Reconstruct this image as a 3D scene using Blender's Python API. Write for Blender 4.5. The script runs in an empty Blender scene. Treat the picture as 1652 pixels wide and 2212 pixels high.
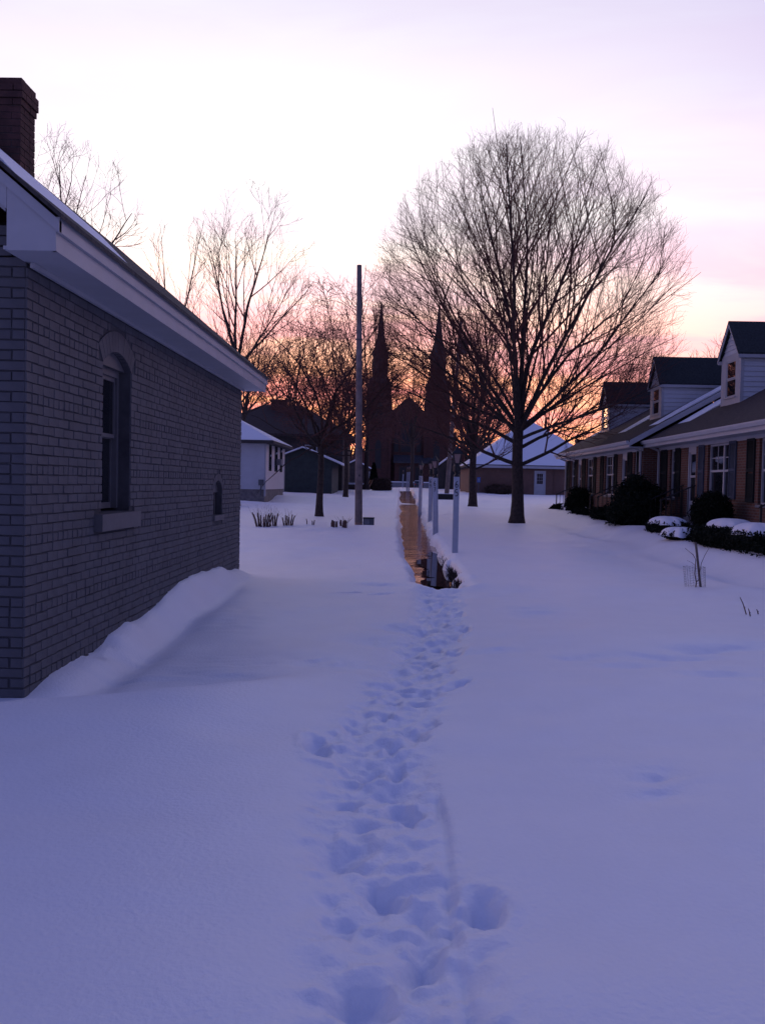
import bpy, bmesh, math, random
import numpy as np
from mathutils import Vector, Matrix

random.seed(7)
rng = np.random.default_rng(11)
R = math.radians
scene = bpy.context.scene
COL = scene.collection
UP = Vector((0, 0, 1))

# ------------------------------------------------------------------ camera
cam_d = bpy.data.cameras.new('camera')
cam = bpy.data.objects.new('camera', cam_d)
COL.objects.link(cam)
_psi, _th, _rho = R(1.2445), R(1.8593), R(1.2)      # yaw left, pitch down, roll
_f = Vector((-math.sin(_psi) * math.cos(_th), math.cos(_psi) * math.cos(_th), -math.sin(_th)))
_r0 = Vector((math.cos(_psi), math.sin(_psi), 0))
_u0 = _r0.cross(_f)
_r = math.cos(_rho) * _r0 + math.sin(_rho) * _u0
_u = math.cos(_rho) * _u0 - math.sin(_rho) * _r0
cam.matrix_world = Matrix(((_r.x, _u.x, -_f.x, 0), (_r.y, _u.y, -_f.y, 0), (_r.z, _u.z, -_f.z, 1.65), (0, 0, 0, 1)))
cam_d.sensor_fit = 'VERTICAL'
cam_d.sensor_height = 24.0
cam_d.lens = 24.0 * 1876 / 2212
cam_d.clip_start = 0.1
cam_d.clip_end = 5000
scene.camera = cam

# ------------------------------------------------------------------ sky, sun, exposure
SUN_AZ = R(-9.0)          # degrees from +Y, positive towards +X
SUN_EL = R(1.0)
world = bpy.data.worlds.new('World')
scene.world = world
world.use_nodes = True
wn, wl = world.node_tree.nodes, world.node_tree.links
wn.clear()


def wmath(op, a, b=None, c=None):
    n = wn.new('ShaderNodeMath')
    n.operation = op
    for i, v in enumerate((a, b, c)):
        if v is None:
            continue
        if isinstance(v, (int, float)):
            n.inputs[i].default_value = v
        else:
            wl.new(v, n.inputs[i])
    return n.outputs[0]


def wramp(fac, stops, interp='EASE'):
    n = wn.new('ShaderNodeValToRGB')
    cr = n.color_ramp
    cr.interpolation = interp
    while len(cr.elements) < len(stops):
        cr.elements.new(0.5)
    for el, (p, c) in zip(cr.elements, stops):
        el.position = p
        el.color = (c[0], c[1], c[2], 1)
    wl.new(fac, n.inputs[0])
    return n.outputs[0]


def wmix(fac, a, b, mode='MIX'):
    n = wn.new('ShaderNodeMix')
    n.data_type = 'RGBA'
    n.blend_type = mode
    n.clamp_result = False
    for i, v in ((0, fac), (6, a), (7, b)):
        if isinstance(v, (int, float)):
            n.inputs[i].default_value = v
        elif isinstance(v, tuple):
            n.inputs[i].default_value = (*v, 1)
        else:
            wl.new(v, n.inputs[i])
    return n.outputs[2]


w_out = wn.new('ShaderNodeOutputWorld')
w_tc = wn.new('ShaderNodeTexCoord')
w_sep = wn.new('ShaderNodeSeparateXYZ')
wl.new(w_tc.outputs['Generated'], w_sep.inputs[0])
dx, dy, dz = w_sep.outputs
zc = wmath('MAXIMUM', dz, 0.0)
hor = wmath('SQRT', wmath('ADD', wmath('MULTIPLY', dx, dx), wmath('ADD', wmath('MULTIPLY', dy, dy), 1e-6)))
caz = wmath('DIVIDE', wmath('ADD', wmath('MULTIPLY', dx, math.sin(SUN_AZ)), wmath('MULTIPLY', dy, math.cos(SUN_AZ))), hor)
# thin cloud veil lit by the sunset: colour by height towards the glow, and away from it
SKY_K = 2.2               # the ramps below hold radiance / SKY_K
toward = wramp(zc, [(0.000, (1.45, 0.50, 0.15)), (0.045, (1.45, 0.51, 0.18)), (0.10, (1.25, 0.47, 0.23)),
                    (0.16, (1.02, 0.53, 0.36)), (0.22, (0.80, 0.60, 0.50)), (0.28, (0.60, 0.555, 0.53)), (0.36, (0.55, 0.525, 0.535)),
                    (0.45, (0.45, 0.428, 0.472)), (0.52, (0.34, 0.325, 0.40)), (0.60, (0.215, 0.212, 0.325)), (0.76, (0.078, 0.086, 0.222)), (1.0, (0.037, 0.051, 0.170))])
cloud = wramp(zc, [(0.000, (1.10, 0.29, 0.15)), (0.045, (1.10, 0.29, 0.20)), (0.10, (0.95, 0.28, 0.25)),
                   (0.16, (0.76, 0.345, 0.34)), (0.22, (0.66, 0.44, 0.46)), (0.30, (0.55, 0.485, 0.520)), (0.40, (0.495, 0.452, 0.495)),
                   (0.48, (0.400, 0.365, 0.435)), (0.56, (0.275, 0.255, 0.355)), (0.70, (0.105, 0.105, 0.225)), (1.0, (0.040, 0.050, 0.165))])
side = wramp(zc, [(0.000, (0.66, 0.40, 0.22)), (0.05, (0.62, 0.38, 0.28)), (0.11, (0.56, 0.30, 0.305)),
                  (0.20, (0.51, 0.315, 0.36)), (0.30, (0.435, 0.345, 0.42)), (0.42, (0.31, 0.292, 0.400)),
                  (0.54, (0.245, 0.238, 0.375)), (0.70, (0.095, 0.100, 0.235)), (1.0, (0.034, 0.047, 0.160))])
back = wramp(zc, [(0.0, (0.085, 0.08, 0.16)), (0.2, (0.082, 0.086, 0.195)), (0.5, (0.053, 0.061, 0.18)), (1.0, (0.034, 0.047, 0.160))])
# cirrus streaks: noise on a flat cloud layer seen in perspective
zb = wmath('ADD', zc, 0.10)
comb = wn.new('ShaderNodeCombineXYZ')
wl.new(wmath('DIVIDE', dx, zb), comb.inputs[0])
wl.new(wmath('DIVIDE', dy, zb), comb.inputs[1])
mapn = wn.new('ShaderNodeMapping')
mapn.inputs['Rotation'].default_value = (0, 0, R(12))
mapn.inputs['Location'].default_value = (0.4, 0.0, 0)
mapn.inputs['Scale'].default_value = (0.7, 1.5, 1)
wl.new(comb.outputs[0], mapn.inputs[0])
nz = wn.new('ShaderNodeTexNoise')
nz.inputs['Scale'].default_value = 1.15
nz.inputs['Detail'].default_value = 6
nz.inputs['Roughness'].default_value = 0.55
nz.inputs['Distortion'].default_value = 0.5
wl.new(mapn.outputs[0], nz.inputs[0])
c_fac = wramp(nz.outputs[0], [(0.38, (0, 0, 0)), (0.60, (1, 1, 1))])
f_side = wmath('SMOOTH_MIN', wmath('DIVIDE', wmath('SUBTRACT', 1.0, caz), 0.22), 1.0, 0.15)
mr = wn.new('ShaderNodeMapRange')
mr.interpolation_type = 'SMOOTHSTEP'
mr.inputs[1].default_value = 0.80
mr.inputs[2].default_value = -0.25
wl.new(caz, mr.inputs[0])
side2 = wmix(c_fac, wmix(1.0, side, (1.06, 1.05, 1.04), 'MULTIPLY'), wmix(1.0, side, (1.0, 0.90, 0.96), 'MULTIPLY'))
veil2 = wmix(mr.outputs[0], wmix(f_side, wmix(c_fac, toward, cloud), side2), back)
bg2 = wn.new('ShaderNodeBackground')
bg2.inputs[1].default_value = SKY_K
wl.new(veil2, bg2.inputs[0])
sky = wn.new('ShaderNodeTexSky')
sky.sky_type = 'NISHITA'
sky.sun_disc = False
sky.sun_elevation = SUN_EL
sky.sun_rotation = SUN_AZ
sky.air_density = 1.0
sky.dust_density = 1.0
sky.ozone_density = 3.0
bg1 = wn.new('ShaderNodeBackground')
bg1.inputs[1].default_value = 0.03
wl.new(sky.outputs[0], bg1.inputs[0])
addw = wn.new('ShaderNodeAddShader')
wl.new(bg1.outputs[0], addw.inputs[0])
wl.new(bg2.outputs[0], addw.inputs[1])
wl.new(addw.outputs[0], w_out.inputs[0])

sun_d = bpy.data.lights.new('sun', 'SUN')
sun_d.energy = 0.5
sun_d.angle = R(12)
sun_d.color = (1.0, 0.55, 0.32)
sun = bpy.data.objects.new('sun', sun_d)
COL.objects.link(sun)
_sd = Vector((math.sin(SUN_AZ) * math.cos(SUN_EL), math.cos(SUN_AZ) * math.cos(SUN_EL), math.sin(SUN_EL)))
sun.rotation_euler = _sd.to_track_quat('Z', 'Y').to_euler()
sun.location = (0, 60, 40)

vs = scene.view_settings
vs.view_transform = 'Standard'
vs.look = 'None'
vs.exposure = 0.0
vs.gamma = 1.0
vs.use_curve_mapping = False
scene.cycles.max_bounces = 6
scene.cycles.diffuse_bounces = 3
scene.cycles.glossy_bounces = 3
scene.cycles.use_denoising = True

# ------------------------------------------------------------------ materials
MATS = {}


def mat(name, col, rough=0.8, var=0.0, scale=4.0, col2=None, bump=0.0, bscale=30.0, spec=0.5, metal=0.0, ior=None, detail=5.0, bdist=0.02):
    m = bpy.data.materials.new(name)
    m.use_nodes = True
    n, l = m.node_tree.nodes, m.node_tree.links
    b = n['Principled BSDF']
    b.inputs['Base Color'].default_value = (*col, 1)
    b.inputs['Roughness'].default_value = rough
    b.inputs['Metallic'].default_value = metal
    if name == 'snow':
        b.inputs['Sheen Weight'].default_value = 0.35
        b.inputs['Sheen Roughness'].default_value = 0.4
    b.inputs['Specular IOR Level'].default_value = spec
    if ior:
        b.inputs['IOR'].default_value = ior
    tc = n.new('ShaderNodeTexCoord')
    if var > 0 or col2:
        nz = n.new('ShaderNodeTexNoise')
        nz.inputs['Scale'].default_value = scale
        nz.inputs['Detail'].default_value = detail
        nz.inputs['Roughness'].default_value = 0.6
        l.new(tc.outputs['Object'], nz.inputs[0])
        cr = n.new('ShaderNodeValToRGB')
        c2 = col2 if col2 else tuple(c * (1 - var) for c in col)
        c1 = col if col2 else tuple(min(1, c * (1 + var)) for c in col)
        cr.color_ramp.elements[0].position = 0.32
        cr.color_ramp.elements[1].position = 0.68
        cr.color_ramp.elements[0].color = (*c2, 1)
        cr.color_ramp.elements[1].color = (*c1, 1)
        l.new(nz.outputs[0], cr.inputs[0])
        l.new(cr.outputs[0], b.inputs['Base Color'])
    if bump > 0:
        nb = n.new('ShaderNodeTexNoise')
        nb.inputs['Scale'].default_value = bscale
        nb.inputs['Detail'].default_value = 6
        l.new(tc.outputs['Object'], nb.inputs[0])
        bm = n.new('ShaderNodeBump')
        bm.inputs['Strength'].default_value = bump
        bm.inputs['Distance'].default_value = bdist
        l.new(nb.outputs[0], bm.inputs['Height'])
        l.new(bm.outputs[0], b.inputs['Normal'])
    MATS[name] = m
    return m


def brickmat(name, c1, c2, mortar, bw=0.21, rh=0.075, ms=0.010):
    m = bpy.data.materials.new(name)
    m.use_nodes = True
    n, l = m.node_tree.nodes, m.node_tree.links
    b = n['Principled BSDF']
    b.inputs['Roughness'].default_value = 0.85
    tc = n.new('ShaderNodeTexCoord')
    sp = n.new('ShaderNodeSeparateXYZ')
    l.new(tc.outputs['Object'], sp.inputs[0])
    ad = n.new('ShaderNodeMath')
    l.new(sp.outputs[0], ad.inputs[0])
    l.new(sp.outputs[1], ad.inputs[1])
    cb = n.new('ShaderNodeCombineXYZ')
    l.new(ad.outputs[0], cb.inputs[0])
    l.new(sp.outputs[2], cb.inputs[1])
    br = n.new('ShaderNodeTexBrick')
    br.inputs['Color1'].default_value = (*c1, 1)
    br.inputs['Color2'].default_value = (*c2, 1)
    br.inputs['Mortar'].default_value = (*mortar, 1)
    br.inputs['Scale'].default_value = 1
    br.inputs['Mortar Size'].default_value = ms
    br.inputs['Brick Width'].default_value = bw
    br.inputs['Row Height'].default_value = rh
    l.new(cb.outputs[0], br.inputs[0])
    nz = n.new('ShaderNodeTexNoise')
    nz.inputs['Scale'].default_value = 1.6
    nz.inputs['Detail'].default_value = 5
    l.new(tc.outputs['Object'], nz.inputs[0])
    mx = n.new('ShaderNodeMix')
    mx.data_type = 'RGBA'
    mx.blend_type = 'MULTIPLY'
    mx.inputs[0].default_value = 0.5
    l.new(br.outputs[0], mx.inputs[6])
    l.new(nz.outputs[0], mx.inputs[7])
    l.new(mx.outputs[2], b.inputs['Base Color'])
    bp = n.new('ShaderNodeBump')
    bp.inputs['Strength'].default_value = 0.5
    bp.inputs['Distance'].default_value = 0.01
    bp.invert = True
    l.new(br.outputs['Fac'], bp.inputs['Height'])
    l.new(bp.outputs[0], b.inputs['Normal'])
    MATS[name] = m
    return m


mat('snow', (0.86, 0.88, 0.92), rough=0.5, var=0.02, scale=2.0, bump=0.45, bscale=38, spec=1.0, bdist=0.014)
mat('roof_snow', (0.84, 0.86, 0.90), rough=0.7, bump=0.3, bscale=25)
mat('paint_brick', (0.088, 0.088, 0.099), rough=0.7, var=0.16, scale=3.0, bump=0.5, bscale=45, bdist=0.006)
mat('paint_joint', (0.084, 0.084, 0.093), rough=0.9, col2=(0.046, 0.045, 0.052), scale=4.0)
mat('paint_trim', (0.115, 0.112, 0.12), rough=0.55, var=0.12, scale=6)
mat('white_trim', (0.43, 0.43, 0.45), rough=0.5, var=0.06, scale=3)
mat('white_siding', (0.55, 0.56, 0.59), rough=0.55, var=0.06, scale=2)
mat('shingle', (0.060, 0.052, 0.050), rough=0.95, var=0.45, scale=14, bump=0.8, bscale=25, bdist=0.02)
mat('shingle_brown', (0.044, 0.030, 0.028), rough=0.95, var=0.5, scale=12, bump=0.8, bscale=22, bdist=0.02)
mat('shingle_green', (0.028, 0.034, 0.034), rough=0.95, var=0.35, scale=16, bump=0.8, bscale=25, bdist=0.02)
mat('chimney_brick', (0.075, 0.032, 0.027), rough=0.9, var=0.35, scale=7, bump=0.5, bscale=50, bdist=0.006)
mat('chimney_mortar', (0.10, 0.088, 0.085), rough=0.95, var=0.2, scale=10)
brickmat('house_brick', (0.20, 0.072, 0.042), (0.14, 0.050, 0.030), (0.19, 0.145, 0.12))
brickmat('garage_brick', (0.24, 0.105, 0.07), (0.19, 0.082, 0.056), (0.24, 0.19, 0.165))
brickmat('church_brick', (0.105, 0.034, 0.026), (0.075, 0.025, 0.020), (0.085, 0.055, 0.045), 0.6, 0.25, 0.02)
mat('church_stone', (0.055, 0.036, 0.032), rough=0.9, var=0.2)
mat('spire_slate', (0.040, 0.040, 0.048), rough=0.75, var=0.3, scale=2)
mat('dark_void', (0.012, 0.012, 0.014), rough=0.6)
mat('shutter_green', (0.018, 0.022, 0.024), spec=0.15, rough=0.85, var=0.15)
mat('shutter_blue', (0.065, 0.08, 0.115), spec=0.2, rough=0.8, var=0.15)
mat('black_iron', (0.012, 0.012, 0.013), rough=0.5)
mat('glass', (0.012, 0.014, 0.018), rough=0.02, spec=0.5, ior=1.6)
mat('glass_dormer', (0.95, 0.88, 0.80), rough=0.03, metal=1.0)
mat('curtain', (0.32, 0.30, 0.30), rough=0.9, var=0.25, scale=6)
mat('bark', (0.050, 0.034, 0.028), rough=0.95, var=0.45, scale=9, bump=1.0, bscale=14, bdist=0.05)
mat('twig', (0.11, 0.040, 0.033), rough=0.9)  # reddish: the sky's bloom over thin branches is put into this colour
mat('pole_wood', (0.215, 0.165, 0.150), rough=0.9, var=0.3, scale=(3.0), bump=0.6, bscale=20)
mat('post_paint', (0.42, 0.45, 0.52), rough=0.5, var=0.08, scale=5)
mat('numeral_black', (0.008, 0.008, 0.009), rough=0.6)
mat('lamp_glass', (0.30, 0.19, 0.165), rough=0.35, var=0.05)
mat('evergreen', (0.009, 0.013, 0.008), spec=0.15, rough=0.9, var=0.5, scale=9)
mat('hedge_brown', (0.085, 0.056, 0.042), spec=0.15, rough=0.95, var=0.4, scale=12)
mat('dead_stem', (0.11, 0.058, 0.045), rough=0.95, var=0.4, scale=20)
mat('stake_wood', (0.13, 0.10, 0.09), rough=0.9, var=0.3, scale=20)
mat('wire', (0.16, 0.15, 0.16), rough=0.5, metal=0.6)
mat('garage_green', (0.040, 0.052, 0.050), rough=0.8, var=0.2, scale=3)
mat('foundation', (0.20, 0.18, 0.17), rough=0.95, var=0.3, scale=5)
mat('box_grey', (0.10, 0.105, 0.115), rough=0.6, var=0.2)
mat('dark_wall', (0.050, 0.042, 0.040), rough=0.9, var=0.3, scale=2)
mat('concrete', (0.20, 0.20, 0.215), rough=0.9, var=0.2)
mat('board_orange', (0.42, 0.22, 0.12), rough=0.8, var=0.2)
mat('planks_dark', (0.09, 0.06, 0.045), rough=0.9, var=0.3)
mat('sign_blue', (0.05, 0.12, 0.35), rough=0.5)
mat('car_paint', (0.05, 0.055, 0.07), rough=0.3)
mat('tail_red', (0.45, 0.03, 0.025), rough=0.3)
mat('rubber', (0.012, 0.012, 0.012), rough=0.9)
mat('mud', (0.055, 0.035, 0.028), rough=0.95, var=0.4, scale=20)

# wet slushy path: brown concrete under a skin of ice and melt water with long ripples
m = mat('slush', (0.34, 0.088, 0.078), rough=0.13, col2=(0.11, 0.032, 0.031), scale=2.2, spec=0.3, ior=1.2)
n_, l_ = m.node_tree.nodes, m.node_tree.links
tc_ = [x for x in n_ if x.type == 'TEX_COORD'][0]
mp_ = n_.new('ShaderNodeMapping')
mp_.inputs['Scale'].default_value = (0.9, 1.0, 1)
l_.new(tc_.outputs['Object'], mp_.inputs[0])
nb_ = n_.new('ShaderNodeTexNoise')
nb_.inputs['Scale'].default_value = 1.6
nb_.inputs['Detail'].default_value = 5
l_.new(mp_.outputs[0], nb_.inputs[0])
bp_ = n_.new('ShaderNodeBump')
bp_.inputs['Strength'].default_value = 0.5
bp_.inputs['Distance'].default_value = 0.05
l_.new(nb_.outputs[0], bp_.inputs['Height'])
l_.new(bp_.outputs[0], n_['Principled BSDF'].inputs['Normal'])

m = mat('water', (0.012, 0.009, 0.008), rough=0.015, spec=0.5, ior=1.34, bump=0.012, bscale=3.0, bdist=0.02)


# ------------------------------------------------------------------ mesh helpers
class MB:
    def __init__(self):
        self.v, self.f = [], []

    def add(self, vs_, fs_):
        o = len(self.v)
        self.v += [tuple(p) for p in vs_]
        self.f += [tuple(i + o for i in f_) for f_ in fs_]
        return self

    def box(self, x0, x1, y0, y1, z0, z1):
        return self.add([(x0, y0, z0), (x1, y0, z0), (x1, y1, z0), (x0, y1, z0), (x0, y0, z1), (x1, y0, z1), (x1, y1, z1), (x0, y1, z1)],
                        [(0, 3, 2, 1), (4, 5, 6, 7), (0, 1, 5, 4), (1, 2, 6, 5), (2, 3, 7, 6), (3, 0, 4, 7)])

    def bar(self, a, b, w, h=None, up=UP):
        h = w if h is None else h
        a, b = Vector(a), Vector(b)
        t = (b - a).normalized()
        s = t.cross(up)
        if s.length < 1e-4:
            s = t.cross(Vector((1, 0, 0)))
        s.normalize()
        n = s.cross(t)
        pts = []
        for p in (a, b):
            for i, j in ((-1, -1), (1, -1), (1, 1), (-1, 1)):
                pts.append(p + s * (i * w / 2) + n * (j * h / 2))
        return self.add(pts, [(0, 1, 2, 3), (7, 6, 5, 4), (0, 4, 5, 1), (1, 5, 6, 2), (2, 6, 7, 3), (3, 7, 4, 0)])

    def tube(self, pts, rad, k=6, cap=True):
        pts = [Vector(p) for p in pts]
        if not isinstance(rad, (list, tuple)):
            rad = [rad] * len(pts)
        o = len(self.v)
        ref = Vector((0.31, 0.83, 0.1)).normalized()
        for i, p in enumerate(pts):
            t = (pts[min(i + 1, len(pts) - 1)] - pts[max(i - 1, 0)]).normalized()
            s = t.cross(ref)
            if s.length < 0.05:
                s = t.cross(Vector((1, 0, 0.2)))
            s.normalize()
            n = s.cross(t)
            for j in range(k):
                a = 2 * math.pi * j / k
                self.v.append(tuple(p + (s * math.cos(a) + n * math.sin(a)) * rad[i]))
        for i in range(len(pts) - 1):
            for j in range(k):
                j2 = (j + 1) % k
                self.f.append((o + i * k + j, o + i * k + j2, o + (i + 1) * k + j2, o + (i + 1) * k + j))
        if cap:
            self.f.append(tuple(o + j for j in range(k))[::-1])
            self.f.append(tuple(o + (len(pts) - 1) * k + j for j in range(k)))
        return self

    def lathe(self, prof, k=12, c=(0, 0), rot=0.0, sq=False):
        o = len(self.v)
        for r, z in prof:
            for j in range(k):
                a = 2 * math.pi * j / k + rot
                self.v.append((c[0] + r * math.cos(a), c[1] + r * math.sin(a), z))
        for i in range(len(prof) - 1):
            for j in range(k):
                j2 = (j + 1) % k
                self.f.append((o + i * k + j, o + i * k + j2, o + (i + 1) * k + j2, o + (i + 1) * k + j))
        self.f.append(tuple(o + j for j in range(k))[::-1])
        self.f.append(tuple(o + (len(prof) - 1) * k + j for j in range(k)))
        return self

    def prism(self, poly, axis, a, b):
        """poly: 2-D points; axis 'x': (y,z) extruded in x; 'y': (x,z) extruded in y; 'z': (x,y)"""
        n = len(poly)

        def p3(p, t):
            return {'x': (t, p[0], p[1]), 'y': (p[0], t, p[1]), 'z': (p[0], p[1], t)}[axis]
        vs_ = [p3(p, a) for p in poly] + [p3(p, b) for p in poly]
        fs_ = [tuple(range(n)), tuple(range(2 * n - 1, n - 1, -1))]
        fs_ += [(i, i + n, (i + 1) % n + n, (i + 1) % n) for i in range(n)]
        return self.add(vs_, fs_)

    def mesh(self, name):
        me = bpy.data.meshes.new(name)
        me.from_pydata(self.v, [], self.f)
        me.validate()
        bm = bmesh.new()
        bm.from_mesh(me)
        bmesh.ops.recalc_face_normals(bm, faces=bm.faces)
        bm.to_mesh(me)
        bm.free()
        return me

    def build(self, name, material, parent=None, smooth=False):
        return link(name, self.mesh(name), material, parent, smooth)


def link(name, me, material=None, parent=None, smooth=False):
    o = bpy.data.objects.new(name, me)
    COL.objects.link(o)
    if material:
        if not me.materials:
            me.materials.append(MATS[material])
    if parent:
        o.parent = parent
        o.matrix_parent_inverse = Matrix.Translation(parent.location).inverted() if parent.parent is None else Matrix()
        if parent.parent is not None:
            o.matrix_parent_inverse = (Matrix.Translation(parent.parent.location)).inverted() @ Matrix.Translation(parent.parent.location)
    if smooth:
        me.polygons.foreach_set('use_smooth', [True] * len(me.polygons))
    return o


def np_mesh(name, V, Fq, smooth=True):
    me = bpy.data.meshes.new(name)
    V = np.asarray(V, dtype=np.float32)
    Fq = np.asarray(Fq, dtype=np.int32)
    nf, k = Fq.shape
    me.vertices.add(len(V))
    me.vertices.foreach_set('co', V.ravel())
    me.loops.add(nf * k)
    me.loops.foreach_set('vertex_index', Fq.ravel())
    me.polygons.add(nf)
    me.polygons.foreach_set('loop_start', np.arange(0, nf * k, k, dtype=np.int32))
    me.polygons.foreach_set('loop_total', np.full(nf, k, dtype=np.int32))
    me.polygons.foreach_set('use_smooth', np.full(nf, smooth))
    me.update(calc_edges=True)
    me.validate()
    return me


def thing(name, label, cat, loc=(0, 0, 0), group=None):
    o = bpy.data.objects.new(name, None)
    o.empty_display_size = 0.2
    COL.objects.link(o)
    o.location = loc
    tag(o, label, cat, group)
    return o


def tag(o, label=None, cat=None, group=None, kind=None):
    if label:
        o['label'] = label
    if cat:
        o['category'] = cat
    if group:
        o['group'] = group
    if kind:
        o['kind'] = kind
    return o


def copy_tree(o, parent=None):
    c = o.copy()
    COL.objects.link(c)
    if parent:
        c.parent = parent
    for ch in list(o.children):
        copy_tree(ch, c)
    return c


# ------------------------------------------------------------------ snow ground
_tab = rng.random((256, 256))


def vnoise(x, y):
    xi = np.floor(x).astype(int)
    yi = np.floor(y).astype(int)
    fx, fy = x - xi, y - yi
    fx = fx * fx * fx * (fx * (fx * 6 - 15) + 10)
    fy = fy * fy * fy * (fy * (fy * 6 - 15) + 10)
    a = _tab[xi % 256, yi % 256]
    b = _tab[(xi + 1) % 256, yi % 256]
    c = _tab[xi % 256, (yi + 1) % 256]
    d = _tab[(xi + 1) % 256, (yi + 1) % 256]
    return (a * (1 - fx) + b * fx) * (1 - fy) + (c * (1 - fx) + d * fx) * fy - 0.5


def sst(a, b, x):
    t = np.clip((x - a) / (b - a), 0, 1)
    return t * t * (3 - 2 * t)


PROF_Y = [-50, 0, 15, 20, 28, 35, 44, 52, 62, 75, 90, 120, 190, 300, 3000]
PROF_Z = [0, 0, 0.01, 0.03, 0.09, 0.13, 0.27, 0.50, 0.74, 0.88, 1.15, 1.05, 0.90, 1.0, 1.0]
WALL_X = -2.87
# boot holes: x, y, half width, half length, depth, turn
PRINTS = [(0.357, 3.38, .088, .155, .13, -8), (-0.046, 3.50, .085, .115, .11, 12), (0.035, 4.44, .085, .14, .10, 10), (0.0, 5.10, .055, .13, .085, 5),
          (-0.15, 5.08, .07, .13, .09, -12), (-0.507, 5.42, .085, .20, .12, 14), (-0.081, 2.76, .10, .13, .10, 20), (-0.02, 5.50, .055, .11, .07, -20),
          (0.508, 7.23, .08, .21, .09, -25), (0.219, 5.99, .07, .16, .08, -8), (-0.03, 6.69, .10, .15, .07, 10), (-0.31, 5.94, .08, .14, .07, 6),
          (-0.225, 3.24, .10, .07, .06, 60), (0.585, 8.78, .08, .22, .09, -12), (0.388, 9.14, .08, .2, .07, 8), (0.084, 7.44, .09, .18, .07, -15),
          (0.31, 8.27, .07, .2, .07, 12), (-0.035, 4.70, .06, .1, .05, 0), (-0.265, 4.52, .10, .09, .06, 45), (-0.233, 3.88, .12, .08, .05, 55),
          (0.747, 10.09, .09, .26, .09, -6), (0.499, 10.56, .09, .25, .08, 10), (0.778, 11.39, .09, .3, .09, 0), (0.345, 11.11, .08, .26, .07, 12),
          (1.50, 4.96, .14, .09, .03, 30), (1.46, 4.66, .18, .09, .022, 20), (0.12, 3.13, .2, .05, .05, 80), (0.6, 12.4, .09, .3, .09, -8), (0.82, 12.9, .08, .3, .08, 6),
          (0.10, 3.0, .06, .12, .05, 0), (0.13, 5.75, .06, .1, .05, 10), (-0.10, 6.2, .07, .11, .06, 0), (0.2, 7.0, .06, .13, .06, -10), (0.45, 7.9, .07, .17, .06, 0),
          (0.15, 8.8, .08, .17, .05, 20), (0.62, 9.6, .07, .2, .07, 0), (0.3, 10.1, .07, .2, .05, -10), (0.62, 11.7, .08, .22, .06, 0), (0.45, 12.0, .07, .2, .05, 0), (0.4, 13.0, .08, .25, .05, 10),
          (-0.75, 13.2, .05, .30, .06, -55), (-0.25, 13.3, .07, .28, .06, -50),
          (2.6, 8.35, .40, .13, .045, 0), (3.05, 8.75, .30, .14, .05, 8), (2.1, 7.9, .40, .14, .035, -6), (2.75, 7.55, .36, .15, .045, 3), (1.7, 8.3, .30, .14, .03, 0), (3.6, 8.9, .4, .15, .03, 5),
          (-0.25, 14.1, .3, .12, .03, 0), (0.95, 8.6, .35, .12, .03, 0), (-0.62, 8.0, .50, .20, .045, -20), (-0.2, 9.2, .45, .22, .05, -24), (0.05, 10.1, .30, .2, .05, -25)]


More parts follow.
